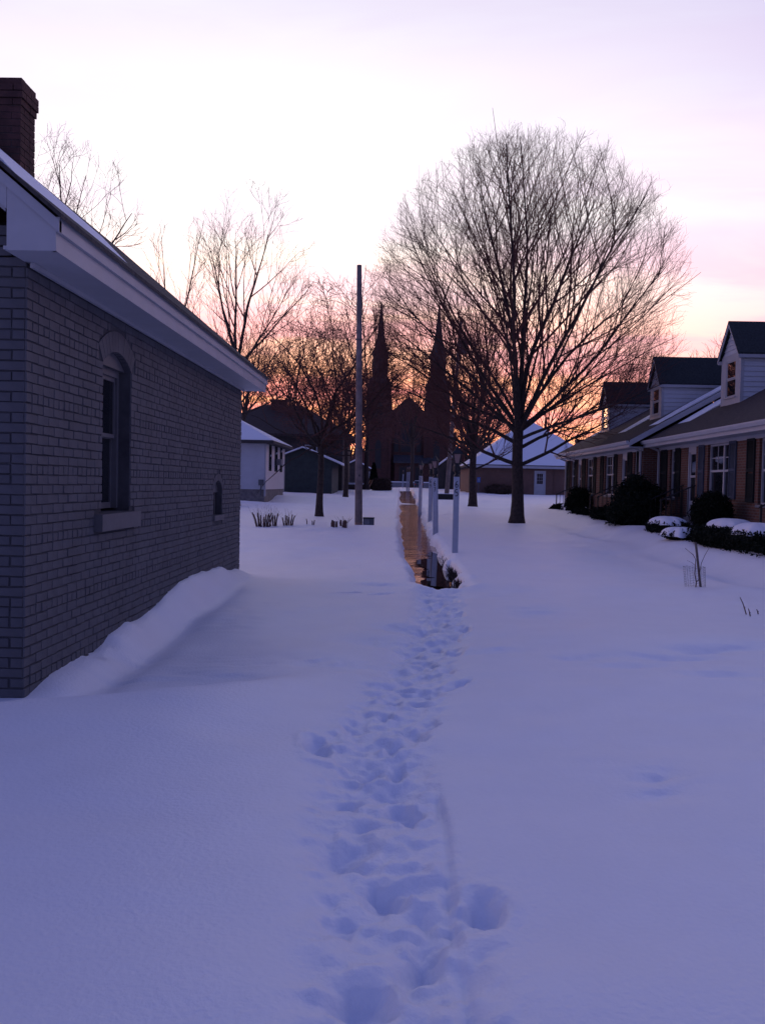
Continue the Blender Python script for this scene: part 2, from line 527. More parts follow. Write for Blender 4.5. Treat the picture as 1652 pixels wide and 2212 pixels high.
def ground(x, y):
    x = np.asarray(x, dtype=float)
    y = np.asarray(y, dtype=float)
    x, y = np.broadcast_arrays(x, y)
    h = np.interp(y, PROF_Y, PROF_Z)
    # smooth the profile's corners a little
    h = 0.5 * h + 0.25 * np.interp(y - 3, PROF_Y, PROF_Z) + 0.25 * np.interp(y + 3, PROF_Y, PROF_Z)
    near = 1 - sst(30, 70, y)
    h = h + 0.13 * vnoise(x / 3.1 + 7, y / 4.3) * sst(2.5, 9, y) + 0.050 * vnoise(x / 0.9, y / 1.2 + 3) * sst(4, 9, y) + 0.024 * vnoise(x / 0.9, y / 1.2 + 3) + 0.016 * vnoise(x / 0.55 + 13, y / 0.35 + 6) + 0.05 * vnoise(x / 1.9 + 17, y / 0.9) * sst(15, 24, y) + 0.010 * vnoise(x / 0.33 + 9, y / 0.42) * near
    h = h + 0.22 * vnoise(x / 9 + 4, y / 11 + 8) * sst(25, 50, y)
    rip = np.maximum(vnoise(x / 1.7 + 51, y / 1.3 + 23), 0) * sst(3, 5, y) * near
    h = h + 0.05 * rip * vnoise(x / 0.5 + 3 * vnoise(x / .8, y / .8), y / 0.13) + 0.03 * rip * vnoise(x / .21, y / .1 + 8)
    # bank in front of the row houses, and lips of old shovelled snow
    bk = sst(5.9, 7.3, x + 0.35 * vnoise(y / 2.2, x * 0 + 3)) * sst(12, 16, y) * (1 - sst(46, 53, y))
    h = h + 0.40 * bk
    h = h + 0.07 * np.exp(-((x - 5.8 - 0.5 * vnoise(y / 3.0, x * 0 + 5)) / 0.30) ** 2) * sst(12, 16, y) * (1 - sst(30, 36, y))
    # street verge ridges
    h = h + 0.16 * np.exp(-((y - 57.5 - 1.2 * vnoise(x / 2.5, y * 0)) / 1.6) ** 2) + 0.10 * np.exp(-((y - 48.5 - vnoise(x / 3.5, y * 0 + 9)) / 0.7) ** 2)
    h = h - 0.12 * np.exp(-((y - 53.0) / 2.2) ** 2)
    # drift along the painted brick house: bank on the wall, trough, then the lawn
    hb = np.interp(y, [5.6, 6.3, 6.6, 7.0, 8.0, 9.0, 9.6, 10.3, 11.5, 12.5, 13.5, 15.4, 16.0], [0, -.02, .0, .06, .12, .19, .18, .21, .31, .30, .23, .10, 0])
    hb = hb + (0.07 * vnoise(y / 0.8, x / .9 + 2) + 0.035 * vnoise(y / 0.22, x / 0.14 + 12)) * sst(6.6, 8, y)
    d = np.maximum(x - WALL_X, 0)
    wv = 0.24 + 0.10 * vnoise(y / 1.3, x * 0 + 6)
    on = (1 - sst(15.4, 16.6, y)) * sst(5.9, 6.6, y)
    h = h + hb * np.exp(-(d / wv) ** 2.0) * on
    h = h - 0.085 * np.exp(-((d - 0.40 - 0.1 * vnoise(y / 2, x * 0)) / 0.17) ** 2) * on * (1 - sst(10, 15.5, y))
    # wind crest across the foreground left
    nx, ny = -0.592, 0.806
    s = (x + 1.7) * nx + (y - 6.38) * ny - 0.12 * vnoise(x / 1.2, y * 0 + 1)
    cr = np.where(s < 0, np.exp(-(s / 1.1) ** 2), np.exp(-(s / 0.34) ** 2))
    h = h + 0.105 * cr * (1 - sst(-1.6, -0.3, x)) * sst(-6.5, -4, x)
    h = h - 0.07 * sst(0.1, 0.6, s) * (1 - sst(2.0, 4.5, s)) * (1 - sst(-2.0, -0.4, x))
    # trodden trail
    xt = np.interp(y, [0, 3.2, 4.1, 5.6, 7.7, 10.2, 12.5, 14.3], [0.05, 0.04, -0.10, -0.14, 0.16, 0.48, 0.60, 0.62])
    wt = np.interp(y, [0, 3, 6, 10, 14], [.34, .34, .36, .34, .36])
    tr = np.exp(-((x - xt) / wt) ** 4) * (1 - sst(13.6, 14.6, y))
    h = h - tr * 0.045
    wx, wy = x + .05 * vnoise(x / .11, y / .11 + 20), y + .06 * vnoise(x / .12 + 9, y / .12)
    h = h + tr * (0.046 * vnoise(wx / 0.19, wy / 0.15) + 0.038 * vnoise(wx / 0.085 + 5, wy / 0.065 + 2) + 0.020 * vnoise(wx / 0.045 + 5, wy / 0.04 + 2) + 0.05 * np.minimum(vnoise(wx / 0.26 + 2, wy / 0.30 + 11), 0.05))
    h = h - 0.035 * np.exp(-((x - 0.235 - 0.01 * np.sin(y * 5)) / 0.022) ** 2) * sst(2.2, 3.0, y) * (1 - sst(4.6, 5.2, y)) * (0.6 + vnoise(y / 0.3, x * 0))
    return h


def prints(x, y, h):
    for (px, py, a, b, dp, rot) in PRINTS:
        rr = max(a, b) * 2.2
        sel = (np.abs(x - px) < rr) & (np.abs(y - py) < rr)
        if not sel.any():
            continue
        c, s = math.cos(R(rot)), math.sin(R(rot))
        xs_, ys_ = x[sel], y[sel]
        ux = xs_ - px + .05 * vnoise(xs_ / .09 + px * 7, ys_ / .10) + .03 * vnoise(xs_ / .04, ys_ / .045 + 3)
        uy = ys_ - py + .09 * vnoise(xs_ / .10, ys_ / .11 + px * 5) + .04 * vnoise(xs_ / .045 + 4, ys_ / .04)
        u, v = (ux * c + uy * s) / a, (-ux * s + uy * c) / b
        q = (np.abs(u) ** 2.4 + np.abs(v) ** 2.4) ** (1 / 2.4)
        if dp <= .055:
            h[sel] += -dp * 1.25 * np.exp(-q * q * .9)
        else:
            # heel end deeper, crumbs fallen in, broken rim
            h[sel] += -dp * .62 * (1 - sst(0.30, 1.14, q)) * (1 - .25 * v) + 0.10 * dp * np.exp(-((q - 1.3) / 0.25) ** 2) + .03 * (1 - sst(.8, 1.1, q)) * np.maximum(vnoise(xs_ / .05 + 3, ys_ / .05), 0)
    return h


def chan_edges(y):
    le = np.interp(y, [13, 14.3, 18, 22.5, 30, 41, 60, 100], [.50, .36, .24, .09, .03, -.06, -.12, -.2])
    ri = np.interp(y, [13, 14.3, 16, 20, 26, 37, 60, 100], [.9, 1.05, 1.06, 1.0, 1.0, 1.04, 1.05, 1.0])
    return le, ri


def channel(x, y, h):
    le, ri = chan_edges(y)
    xc, w = (le + ri) / 2, (ri - le) / 2
    nl = 0.16 * vnoise(x / 0.5 + 31, y / 0.55) + 0.07 * vnoise(x / 0.12, y / 0.15 + 3)
    e = np.abs(x - xc) - w
    e = np.where(x > xc, e + nl, e + 0.8 * nl)
    # rounded near end, closed far end
    ye = 14.35 + 0.35 * ((x - xc) / 0.5) ** 2 - 0.25 * (x - xc)
    e = np.maximum(e, (ye - y) * 0.55 + 0.3 * nl)
    e = np.maximum(e, (y - 97) * 0.5)
    dep = 0.34 * np.where(x > xc, 1 - sst(-0.10, 0.07, e), 1 - sst(-0.12, 0.20, e))
    soft = 0.05 * np.exp(-(np.maximum(e, 0) / 0.14) ** 2)
    lip = 0.035 * np.exp(-((e - 0.20) / 0.16) ** 2) * (0.6 + 1.2 * vnoise(x / 0.4 + 8, y / 0.5))
    return h - dep - soft * (e > 0) - 0.05 * (e <= 0) + lip


def axis_pts(spans):
    out = [spans[0][0]]
    for a, b, d0, d1 in spans:
        t = a
        while t < b - 1e-6:
            f_ = (t - a) / (b - a)
            t = min(b, t + d0 + (d1 - d0) * f_)
            out.append(t)
    return np.array(out)


gx = axis_pts([(-400, -60, 60, 12), (-60, -14, 6, 0.8), (-14, -3.0, 0.6, 0.05), (-3.0, -0.8, 0.045, 0.03), (-0.8, 1.35, 0.019, 0.019), (1.35, 4, 0.03, 0.09), (4, 9, 0.09, 0.12), (9, 40, 0.4, 4), (40, 500, 10, 70)])
gy = axis_pts([(-60, -4, 12, 3), (-4, 2.2, 0.8, 0.06), (2.2, 7.5, 0.021, 0.026), (7.5, 15.6, 0.028, 0.035), (15.6, 30, 0.045, 0.10), (30, 62, 0.12, 0.35), (62, 130, 0.5, 2.5), (130, 400, 4, 20), (400, 3000, 60, 500)])
GX, GY = np.meshgrid(gx, gy)
GZ = ground(GX, GY)
GZ = prints(GX, GY, GZ)
GZ = channel(GX, GY, GZ)
nxg, nyg = len(gx), len(gy)
ii = np.arange((nyg - 1) * (nxg - 1))
r_, c_ = ii // (nxg - 1), ii % (nxg - 1)
b0 = r_ * nxg + c_
Fg = np.stack([b0, b0 + 1, b0 + nxg + 1, b0 + nxg], 1)
snow = link('snow_ground', np_mesh('snow_ground', np.stack([GX, GY, GZ], -1).reshape(-1, 3), Fg), 'snow')
tag(snow, 'deep blue-white snow with a trodden trail', kind='structure')


def gz(x, y):
    return float(ground(np.array([x]), np.array([y]))[0])


# walk under the snow: slush surface, then still melt water at its near end
py_ = np.concatenate([np.arange(13.6, 30, 0.10), np.arange(30, 99, 0.30)])
px_ = np.linspace(-0.6, 1.5, 15)
PX, PY = np.meshgrid(px_, py_)
base_ = np.interp(PY, PROF_Y, PROF_Z)
PZ = np.minimum(base_, np.interp(PY - 3, PROF_Y, PROF_Z) * 0.5 + base_ * 0.5) - 0.225 + 0.010 * vnoise(PX / 0.9, PY / 1.5) + (0.007 + 0.00035 * PY) * vnoise(PX / 1.1 + 3, PY / (0.32 + 0.012 * PY))
PZ = PZ + (np.minimum(PZ, -0.19) - PZ) * (1 - sst(24, 44, PY))
b0 = (np.arange((len(py_) - 1) * (len(px_) - 1)) // (len(px_) - 1)) * len(px_) + np.arange((len(py_) - 1) * (len(px_) - 1)) % (len(px_) - 1)
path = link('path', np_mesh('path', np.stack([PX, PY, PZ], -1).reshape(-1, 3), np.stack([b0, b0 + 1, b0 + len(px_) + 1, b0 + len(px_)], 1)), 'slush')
tag(path, 'wet slushy walk running through the snow to the church', kind='structure')
wpts = []
for t in np.linspace(0, 1, 140):
    yy = 14.9 + t * 8.8
    n1 = float(vnoise(np.array([yy / .55]), np.array([3.3]))[0])
    n2 = float(vnoise(np.array([yy / .17]), np.array([9.3]))[0])
    wpts.append((0.55 + 0.42 * n1 + 0.22 * n2 + 0.35 * max(0, 1 - (yy - 14.9) / 1.1) + 0.40 * max(0, (yy - 21.0) / 2.7), yy))
mb = MB()
vsw, fsw = [], []
for i, (xl, yy) in enumerate(wpts):
    vsw += [(xl, yy, -0.170), (1.45, yy, -0.170)]
    if i:
        fsw.append((2 * i - 2, 2 * i - 1, 2 * i + 1, 2 * i))
wat = MB().add(vsw, fsw).build('water', 'water')
tag(wat, 'dark still melt water on the walk', kind='structure')

# ------------------------------------------------------------------ painted brick house (left)
H = thing('brick_house', 'grey painted brick house with white boxed eaves and tall chimney at left edge', 'house', (WALL_X, 6.6, 0))
Y0, Y1, ZT = 6.57, 15.42, 3.27
XB = -7.6                       # far side of the house
WIN = (8.27, 9.13, 1.31, 2.76)  # opening
SMW = (13.23, 13.85, 1.11, 1.52)
wall_mb = MB()
xo, xi_ = WALL_X - 0.012, WALL_X - 0.32
for (a, b, z0, z1) in [(Y0, WIN[0], -0.6, ZT), (WIN[1], SMW[0], -0.6, ZT), (SMW[1], Y1, -0.6, ZT), (WIN[0], WIN[1], -0.6, WIN[2]), (SMW[0], SMW[1], -0.6, SMW[2])]:
    wall_mb.box(xi_, xo, max(a, Y0 + .012), b, z0, z1)


def arch_top(mbx, ya, yb, zs, rise, zt, n=14):
    """wall above a segmental arch opening: strip of quads extruded in x"""
    c = (ya + yb) / 2
    hw = (yb - ya) / 2
    rad = (hw * hw + rise * rise) / (2 * rise)
    for i in range(n):
        p0, p1 = ya + (yb - ya) * i / n, ya + (yb - ya) * (i + 1) / n
        z0 = zs + math.sqrt(rad * rad - (p0 - c) ** 2) - (rad - rise)
        z1 = zs + math.sqrt(rad * rad - (p1 - c) ** 2) - (rad - rise)
        mbx.prism([(p0, z0), (p1, z1), (p1, zt), (p0, zt)], 'x', xi_, xo)
    return rad


arch_top(wall_mb, WIN[0], WIN[1], WIN[3], 0.15, ZT)
arch_top(wall_mb, SMW[0], SMW[1], SMW[3], 0.13, ZT)
# front gable, back, far side
ridge_x = (WALL_X + XB) / 2
SL = 0.83
zr = ZT + 0.02 + SL * (WALL_X - ridge_x)
wall_mb.prism([(XB, -0.6), (xi_, -0.6), (xi_, ZT), (ridge_x, zr - 0.15), (XB, ZT)], 'y', Y0 + 0.012, Y0 + 0.3)
wall_mb.prism([(XB, -0.6), (xi_, -0.6), (xi_, ZT), (ridge_x, zr - 0.15), (XB, ZT)], 'y', Y1 - 0.3, Y1)
wall_mb.box(XB, XB + 0.3, Y0 + 0.3, Y1 - 0.3, -0.6, ZT)
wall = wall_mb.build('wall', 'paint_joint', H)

# bricks: four shared, slightly uneven meshes for stretchers, and halves
CH = 0.0785


def brick_mesh(L, hgt, dpt, seed):
    rr = random.Random(seed)
    j = lambda: rr.uniform(-0.0022, 0.0022)
    bv = 0.004
    b = MB()
    y0, y1, z0, z1 = -L / 2, L / 2, -hgt / 2, hgt / 2
    f0 = [(0, y0 + j(), z0 + j()), (0, y1 + j(), z0 + j()), (0, y1 + j(), z1 + j()), (0, y0 + j(), z1 + j())]
    f1 = [(dpt + j() * .6, p[1] + (bv if p[1] < 0 else -bv), p[2] + (bv if p[2] < 0 else -bv)) for p in f0]
    b.add(f0 + f1, [(4, 5, 6, 7), (0, 1, 5, 4), (1, 2, 6, 5), (2, 3, 7, 6), (3, 0, 4, 7)])
    me = b.mesh('brick')
    me.materials.append(MATS['paint_brick'])
    return me


BL = 0.214
full = [brick_mesh(BL - 0.010, CH - 0.0085, 0.0125, s) for s in range(5)]
half = [brick_mesh(BL / 2 - 0.010, CH - 0.0085, 0.0125, s + 20) for s in range(3)]
cand = []        # (distance, mesh, x, y, z, rot, len)
ncs = int(ZT / CH) + 12


def row_gaps(z0, z1):
    out = []
    for (a, b, sb, st_, zs, rise, vh, l_, r_e) in ((WIN[0], WIN[1], WIN[2] - .165, WIN[2] - .005, WIN[3], .15, .20, .19, .14), (SMW[0], SMW[1], SMW[2] - .085, SMW[2] - .003, SMW[3], .13, .105, .04, .04)):
        hw_ = (b - a) / 2
        rd = (hw_ * hw_ + rise * rise) / (2 * rise)
        c = (a + b) / 2
        zc0 = zs + rise - rd
        zm_ = (z0 + z1) / 2
        if z1 > sb and z0 < st_:
            out.append((a - l_, b + r_e))
        elif z0 >= st_ - .001 and z0 < zs:
            out.append((a, b))
        elif z0 >= zs and z0 < zs + rise + vh:
            o2 = (rd + vh) ** 2 - (z0 - zc0) ** 2
            if o2 > 0:
                wq = min(math.sqrt(o2), (rd + vh) * hw_ / rd)
                out.append((c - wq, c + wq))
    return out


for k in range(ncs):
    zc_ = -0.18 + k * CH
    over = zc_ + CH / 2 > ZT
    header = (k % 7 == 3)
    bl = BL / 2 if header else BL
    off = 0 if header else (0 if k % 2 else -BL / 2)
    y = Y0 + off
    while y < Y1 and not over:
        a, b = max(y, Y0), min(y + bl, Y1)
        y += bl
        segs = [(a, b)]
        for (g0, g1) in row_gaps(zc_ - CH / 2, zc_ + CH / 2):
            segs = [q for (p, r) in segs for q in ((p, min(r, g0)), (max(p, g1), r)) if q[1] - q[0] > 1e-6] if True else segs
        for (a, b) in segs:
            if b - a < 0.035:
                continue
            ms = half if (b - a) < BL * 0.7 else full
            cand.append((a, ms[random.randrange(len(ms))], (xo, (a + b) / 2, zc_), 0.0, (b - a) / (BL if ms is full else BL / 2)))
    # front gable face bricks (the narrow strip at the picture's edge and beyond)
    x = WALL_X - 0.012 - (0 if k % 2 else BL / 2)
    x = WALL_X - 0.008
    first = True
    while x > WALL_X - 0.95:
        L_ = BL / 2 if (first and k % 2) or header else BL
        first = False
        a, b = x - L_, x
        x -= L_
        if over and zc_ + .06 > 3.54 + SL * (WALL_X - b):
            continue
        ms = half if L_ < BL * .7 else full
        cand.append((Y0 - 0.3 if b > WALL_X - 0.3 else 30, ms[random.randrange(len(ms))], ((a + b) / 2, Y0 + 0.012, zc_), R(-90), 1.0))
cand = [c for c in cand if not (c[2][1] < 15.5 and c[2][2] < gz(max(c[2][0], WALL_X + .02), c[2][1]) - 0.12)]
cand.sort(key=lambda c: c[0])
rest = MB()
for i, (dd, me, loc, rz, sc) in enumerate(cand):
    off = (random.uniform(-.0015, .002), random.uniform(-.002, .002), random.uniform(-.0015, .0015))
    fy, fz_ = (1.045 if random.random() < .42 else 1.0), (1.105 if random.random() < .38 else 1.0)
    M_ = Matrix.Translation(Vector(loc) + Vector(off)) @ Matrix.Rotation(rz, 4, 'Z') @ Matrix.Diagonal((random.uniform(.8, 1.15), sc * fy, fz_, 1))
    if i < 300:
        o = bpy.data.objects.new('brick', me)
        COL.objects.link(o)
        o.parent = wall
        o.matrix_basis = M_ if True else M_
        o.matrix_parent_inverse = Matrix()
    else:
        rest.add([M_ @ v.co for v in me.vertices], [tuple(p.vertices) for p in me.polygons])
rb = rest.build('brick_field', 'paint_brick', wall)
rb['kind'] = 'stuff'

# voussoirs over the two arches
for (ya, yb, zs, rise, hgt, n) in ((WIN[0], WIN[1], WIN[3], .15, 0.20, 12), (SMW[0], SMW[1], SMW[3], .13, 0.105, 9)):
    c = (ya + yb) / 2
    hw = (yb - ya) / 2
    rad = (hw * hw + rise * rise) / (2 * rise)
    zc0 = zs + rise - rad
    amax = math.asin(hw / rad)
    for i in range(n):
        a0 = -amax + 2 * amax * i / n + 0.002 / rad
        a1 = -amax + 2 * amax * (i + 1) / n - 0.002 / rad
        MB().prism([(c + rad * math.sin(a0), zc0 + rad * math.cos(a0)), (c + rad * math.sin(a1), zc0 + rad * math.cos(a1)),
                    (c + (rad + hgt) * math.sin(a1), zc0 + (rad + hgt) * math.cos(a1)), (c + (rad + hgt) * math.sin(a0), zc0 + (rad + hgt) * math.cos(a0))],
                   'x', xo - 0.05, xo + 0.0125 + random.uniform(-.001, .002)).build('voussoir', 'paint_brick', wall)

# sash window with arched head panel
xr = WALL_X - 0.13
wy0, wy1, wz0, wz1 = WIN
wf = MB()
wf.box(xr - .08, xr, wy0, wy0 + .06, wz0 + .03, wz1).box(xr - .08, xr, wy1 - .06, wy1, wz0 + .03, wz1).box(xr - .08, xr + .01, wy0 + .06, wy1 - .06, wz1 - .07, wz1)
wf.box(xr - .08, xr + .012, wy1 - .085, wy1 - .062, wz0 + .03, wz1 - .07)
win = wf.build('window', 'paint_trim', H)
pan = MB()
hw = (wy1 - wy0) / 2
rad = (hw * hw + .15 * .15) / .3
poly = [(wy1, wz1 + .002), (wy0, wz1 + .002)] + [((wy0 + wy1) / 2 + t * hw, wz1 + .15 - rad + math.sqrt(rad * rad - (t * hw) ** 2)) for t in np.linspace(-1, 1, 13)]
pan.prism(poly, 'x', xr - .05, xr + .055)
pan.build('head_panel', 'paint_trim', win)
zm = (wz0 + wz1) / 2 + 0.03
us = MB()
for (z0, z1, xp, nm) in ((zm, wz1 - .07, xr - .015, 'upper_sash'), (wz0 + .03, zm + .035, xr - .045, 'lower_sash')):
    s_ = MB()
    ya, yb = wy0 + .062, wy1 - .062
    s_.box(xp - .03, xp, ya, ya + .05, z0, z1).box(xp - .03, xp, yb - .05, yb, z0, z1).box(xp - .03, xp + .004, ya + .05, yb - .05, z0, z0 + (.06 if nm[0] == 'l' else .04)).box(xp - .03, xp + .004, ya + .05, yb - .05, z1 - .045, z1)
    s_.build(nm, 'paint_trim', win)
    MB().box(xp - .02, xp - .014, ya + .05, yb - .05, z0 + .04, z1 - .045).build('pane', 'glass', win)
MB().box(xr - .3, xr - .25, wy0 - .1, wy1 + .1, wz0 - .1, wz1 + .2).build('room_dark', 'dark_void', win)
MB().box(xr - .09, WALL_X + .075, wy0 - .19, wy1 + .14, wz0 - .165, wz0 - .005).build('sill', 'paint_trim', win)
# small arched vent window
sv = MB().box(WALL_X - .14, WALL_X - .10, SMW[0], SMW[1], SMW[2], SMW[3] - .06).build('vent_window', 'dark_void', H)
poly = [(SMW[1], SMW[3] - .06), (SMW[0], SMW[3] - .06)] + [((SMW[0] + SMW[1]) / 2 + t * .31, SMW[3] + .13 * math.sqrt(max(0, 1 - t * t))) for t in np.linspace(-1, 1, 11)]
MB().prism(poly, 'x', WALL_X - .15, WALL_X - .075).build('head_panel', 'paint_trim', sv)
for q in range(3):
    MB().box(WALL_X - .10, WALL_X - .088, SMW[0] + .1 + q * .19, SMW[0] + .125 + q * .19, SMW[2], SMW[3] - .06).build('bar', 'paint_trim', sv)
MB().box(WALL_X - .16, WALL_X + .03, SMW[0] - .04, SMW[1] + .04, SMW[2] - .085, SMW[2] - .003).build('sill', 'paint_trim', sv)

# boxed eave with cornice return, fascia, crown board and roof
EX = -2.50                      # outer face of the fascia
YF, YBk = 6.20, 15.75
soffit = MB().box(WALL_X - .02, EX - .002, YF + .02, YBk - .01, 3.275, 3.30).build('soffit', 'white_trim', H)
MB().box(WALL_X + .014, WALL_X + .045, Y0 + .02, Y1, 3.235, 3.273).build('bed_moulding', 'white_trim', soffit)
MB().box(EX - .03, EX, YF, YBk, 3.262, 3.415).build('fascia', 'white_trim', H)
MB().box(EX + .002, EX + .028, YF - .012, YBk + .01, 3.395, 3.499).build('crown_board', 'white_trim', H)
ret = MB()
ret.prism([(WALL_X + .015, 3.262), (EX - .001, 3.262), (EX - .001, 3.47), (WALL_X + .015, 3.47 + SL * (EX - WALL_X - .015))], 'y', YF - .004, YF + .03)
ret.build('cornice_return', 'white_trim', H)
rk = MB()                       # rake board up the front gable, two steps
for (w0, w1, yq) in ((0.000, 0.085, -.020), (0.085, 0.25, -.003)):
    x0, x1 = EX + .028, ridge_x
    zt0 = 3.475
    rk.prism([(x0, zt0 - w1), (x0, zt0 - w0), (x1, zt0 - w0 + SL * (x0 - x1)), (x1, zt0 - w1 + SL * (x0 - x1))] if w0 == 0 else
             [(WALL_X + .012, zt0 - w1 + SL * (x0 - WALL_X)), (WALL_X + .012, zt0 - w0 - .001 + SL * (x0 - WALL_X)), (x1, zt0 - w0 - .001 + SL * (x0 - x1)), (x1, zt0 - w1 + SL * (x0 - x1))], 'y', YF + yq, YF + .025)
rk.build('rake_board', 'white_trim', H)
MB().prism([(WALL_X - .01, 3.475 - .262 + SL * (.4)), (WALL_X - .01, 3.475 - .235 + SL * (.4)), (ridge_x, 3.475 - .235 + SL * (EX + .028 - ridge_x)), (ridge_x, 3.475 - .262 + SL * (EX + .028 - ridge_x))], 'y', YF + .03, Y0 + .01).build('rake_soffit', 'white_trim', H)
xe = EX + .055
ze = 3.478
roof = MB().prism([(xe, ze), (xe, ze + .035), (ridge_x, ze + .035 + SL * (xe - ridge_x)), (2 * ridge_x - xe, ze + .035), (2 * ridge_x - xe, ze), (ridge_x, ze + SL * (xe - ridge_x))], 'y', YF - .05, YBk + .04).build('roof', 'shingle', H)
# snow left on the roof
sn = MB()
for i in range(26):
    t0, t1 = i / 26, (i + 1) / 26
    xa, xb = -2.80 + t0 * -2.3, -2.80 + t1 * -2.3
    wob = 0.05 * math.sin(i * 1.7)
    za, zb_ = ze + .036 + SL * (xe - xa), ze + .036 + SL * (xe - xb)
    tA, tB = .045 * min(1, i / 3), .045 * min(1, (i + 1) / 3)
    sn.prism([(xa, za), (xb, zb_), (xb, zb_ + tB), (xa, za + tA)], 'y', YF + .01 + wob * .4, 8.75)
sn.build('snow_cap', 'roof_snow', roof)

# chimney, brick by brick
CX0, CX1, CY0, CY1, CZ1 = -4.38, -3.92, 8.80, 9.14, 5.66
chm = MB().box(CX0 + .008, CX1 - .008, CY0 + .008, CY1 - .008, 4.1, CZ1 - .01).build('chimney', 'chimney_mortar', H)


def cbrick(x0, x1, y0, y1, z0, z1):
    j = lambda: random.uniform(-.002, .002)
    b = MB().box(x0 + j(), x1 + j(), y0 + j(), y1 + j(), z0 + j() * .5, z1 + j() * .5)
    b.build('brick', 'chimney_brick', chm)


rowh = 0.069
nr = int((CZ1 - 4.15) / rowh)
for k in range(nr):
    z1 = CZ1 - k * rowh
    z0 = z1 - rowh + .009
    e = 0.028 if k in (1, 2) else (0.012 if k == 3 else 0.0)
    if k == 0:
        e = 0.006
    x0, x1, y0, y1 = CX0 - e, CX1 + e, CY0 - e, CY1 + e
    d_ = .09
    if k % 2 == 0:
        cbrick(x0, x0 + .225, y0, y0 + d_, z0, z1)
        cbrick(x0 + .234, x1, y0, y0 + d_, z0, z1)
        ym = (y0 + d_ + .009 + y1) / 2
        cbrick(x1 - d_, x1, y0 + d_ + .009, ym - .0045, z0, z1)
        cbrick(x1 - d_, x1, ym + .0045, y1, z0, z1)
    else:
        cbrick(x0, x0 + .11, y0, y0 + d_, z0, z1)
        cbrick(x0 + .119, x1 - d_ - .009, y0, y0 + d_, z0, z1)
        ym = y0 + .215
        cbrick(x1 - d_, x1, y0, ym - .0045, z0, z1)
        cbrick(x1 - d_, x1, ym + .0045, y1, z0, z1)

# ------------------------------------------------------------------ row houses (right)
TAN = 0.57


def grid_window(parent, xw, ya, yb, za, zb, cols=1, mull=None, muntin=True, name='window', depth=.12):
    """double-hung window in a wall facing -X at x=xw; glass set back by depth"""
    xg = xw + depth
    fr = MB()
    t = .055
    fr.box(xg - .05, xg + .03, ya, ya + t, za, zb).box(xg - .05, xg + .03, yb - t, yb, za, zb)
    fr.box(xg - .05, xg + .03, ya + t, yb - t, zb - t, zb).box(xg - .05, xg + .03, ya + t, yb - t, za, za + t)
    win = fr.build(name, 'white_trim', parent)
    segs = [(ya + t, yb - t)]
    if mull:
        MB().box(xg - .045, xg + .03, mull - .04, mull + .04, za + t, zb - t).build('mullion', 'white_trim', win)
        segs = [(ya + t, mull - .04), (mull + .04, yb - t)]
    zmid = za + (zb - za) * .52
    for (a, b) in segs:
        MB().box(xg - .035, xg + .02, a, b, zmid - .03, zmid + .03).build('meeting_rail', 'white_trim', win)
        MB().box(xg + .0, xg + .006, a, b, za + t, zmid - .03).build('pane', 'glass', win)
        zz = (zmid + .03 + zb - t) / 2
        nv = 2 if b - a > .55 else 1
        ys = [a + (b - a) * i / nv for i in range(nv + 1)] if muntin else [a, b]
        zs_ = [zmid + .03, zz, zb - t] if muntin else [zmid + .03, zb - t]
        for i in range(len(ys) - 1):
            for j in range(len(zs_) - 1):
                MB().box(xg - .008, xg - .002, ys[i] + .009, ys[i + 1] - .009, zs_[j] + .009, zs_[j + 1] - .009).build('pane', 'glass', win)
        if muntin:
            mm = MB().box(xg - .02, xg + .002, a, b, zz - .012, zz + .012)
            for y in ys[1:-1]:
                mm.box(xg - .021, xg + .003, y - .012, y + .012, zmid + .03, zz - .012).box(xg - .021, xg + .003, y - .012, y + .012, zz + .012, zb - t)
            mm.build('muntin', 'white_trim', win)
    MB().box(xw - .05, xg - .05, ya - .05, yb + .05, za - .07, za).build('sill', 'concrete', win)
    return win


def shutter(parent, xw, ya, yb, za, zb, material):
    s = MB()
    x0, x1 = xw - .045, xw - .003
    s.box(x0, x1, ya, ya + .05, za, zb).box(x0, x1, yb - .05, yb, za, zb)
    zmid = (za + zb) / 2
    for (a, b) in ((za, za + .08), (zmid - .04, zmid + .04), (zb - .07, zb)):
        s.box(x0, x1, ya + .05, yb - .05, a, b)
    o = s.build('shutter', material, parent)
    z = za + .08
    sl = MB()
    while z < zb - .07:
        if abs(z + .02 - zmid) > .06:
            sl.add([(x0 + .004, ya + .05, z), (x0 + .004, yb - .05, z), (x1 - .004, yb - .05, z + .045), (x1 - .004, ya + .05, z + .045)], [(0, 1, 2, 3)])
        z += .042
    sl.build('louvre_bank', material, o)


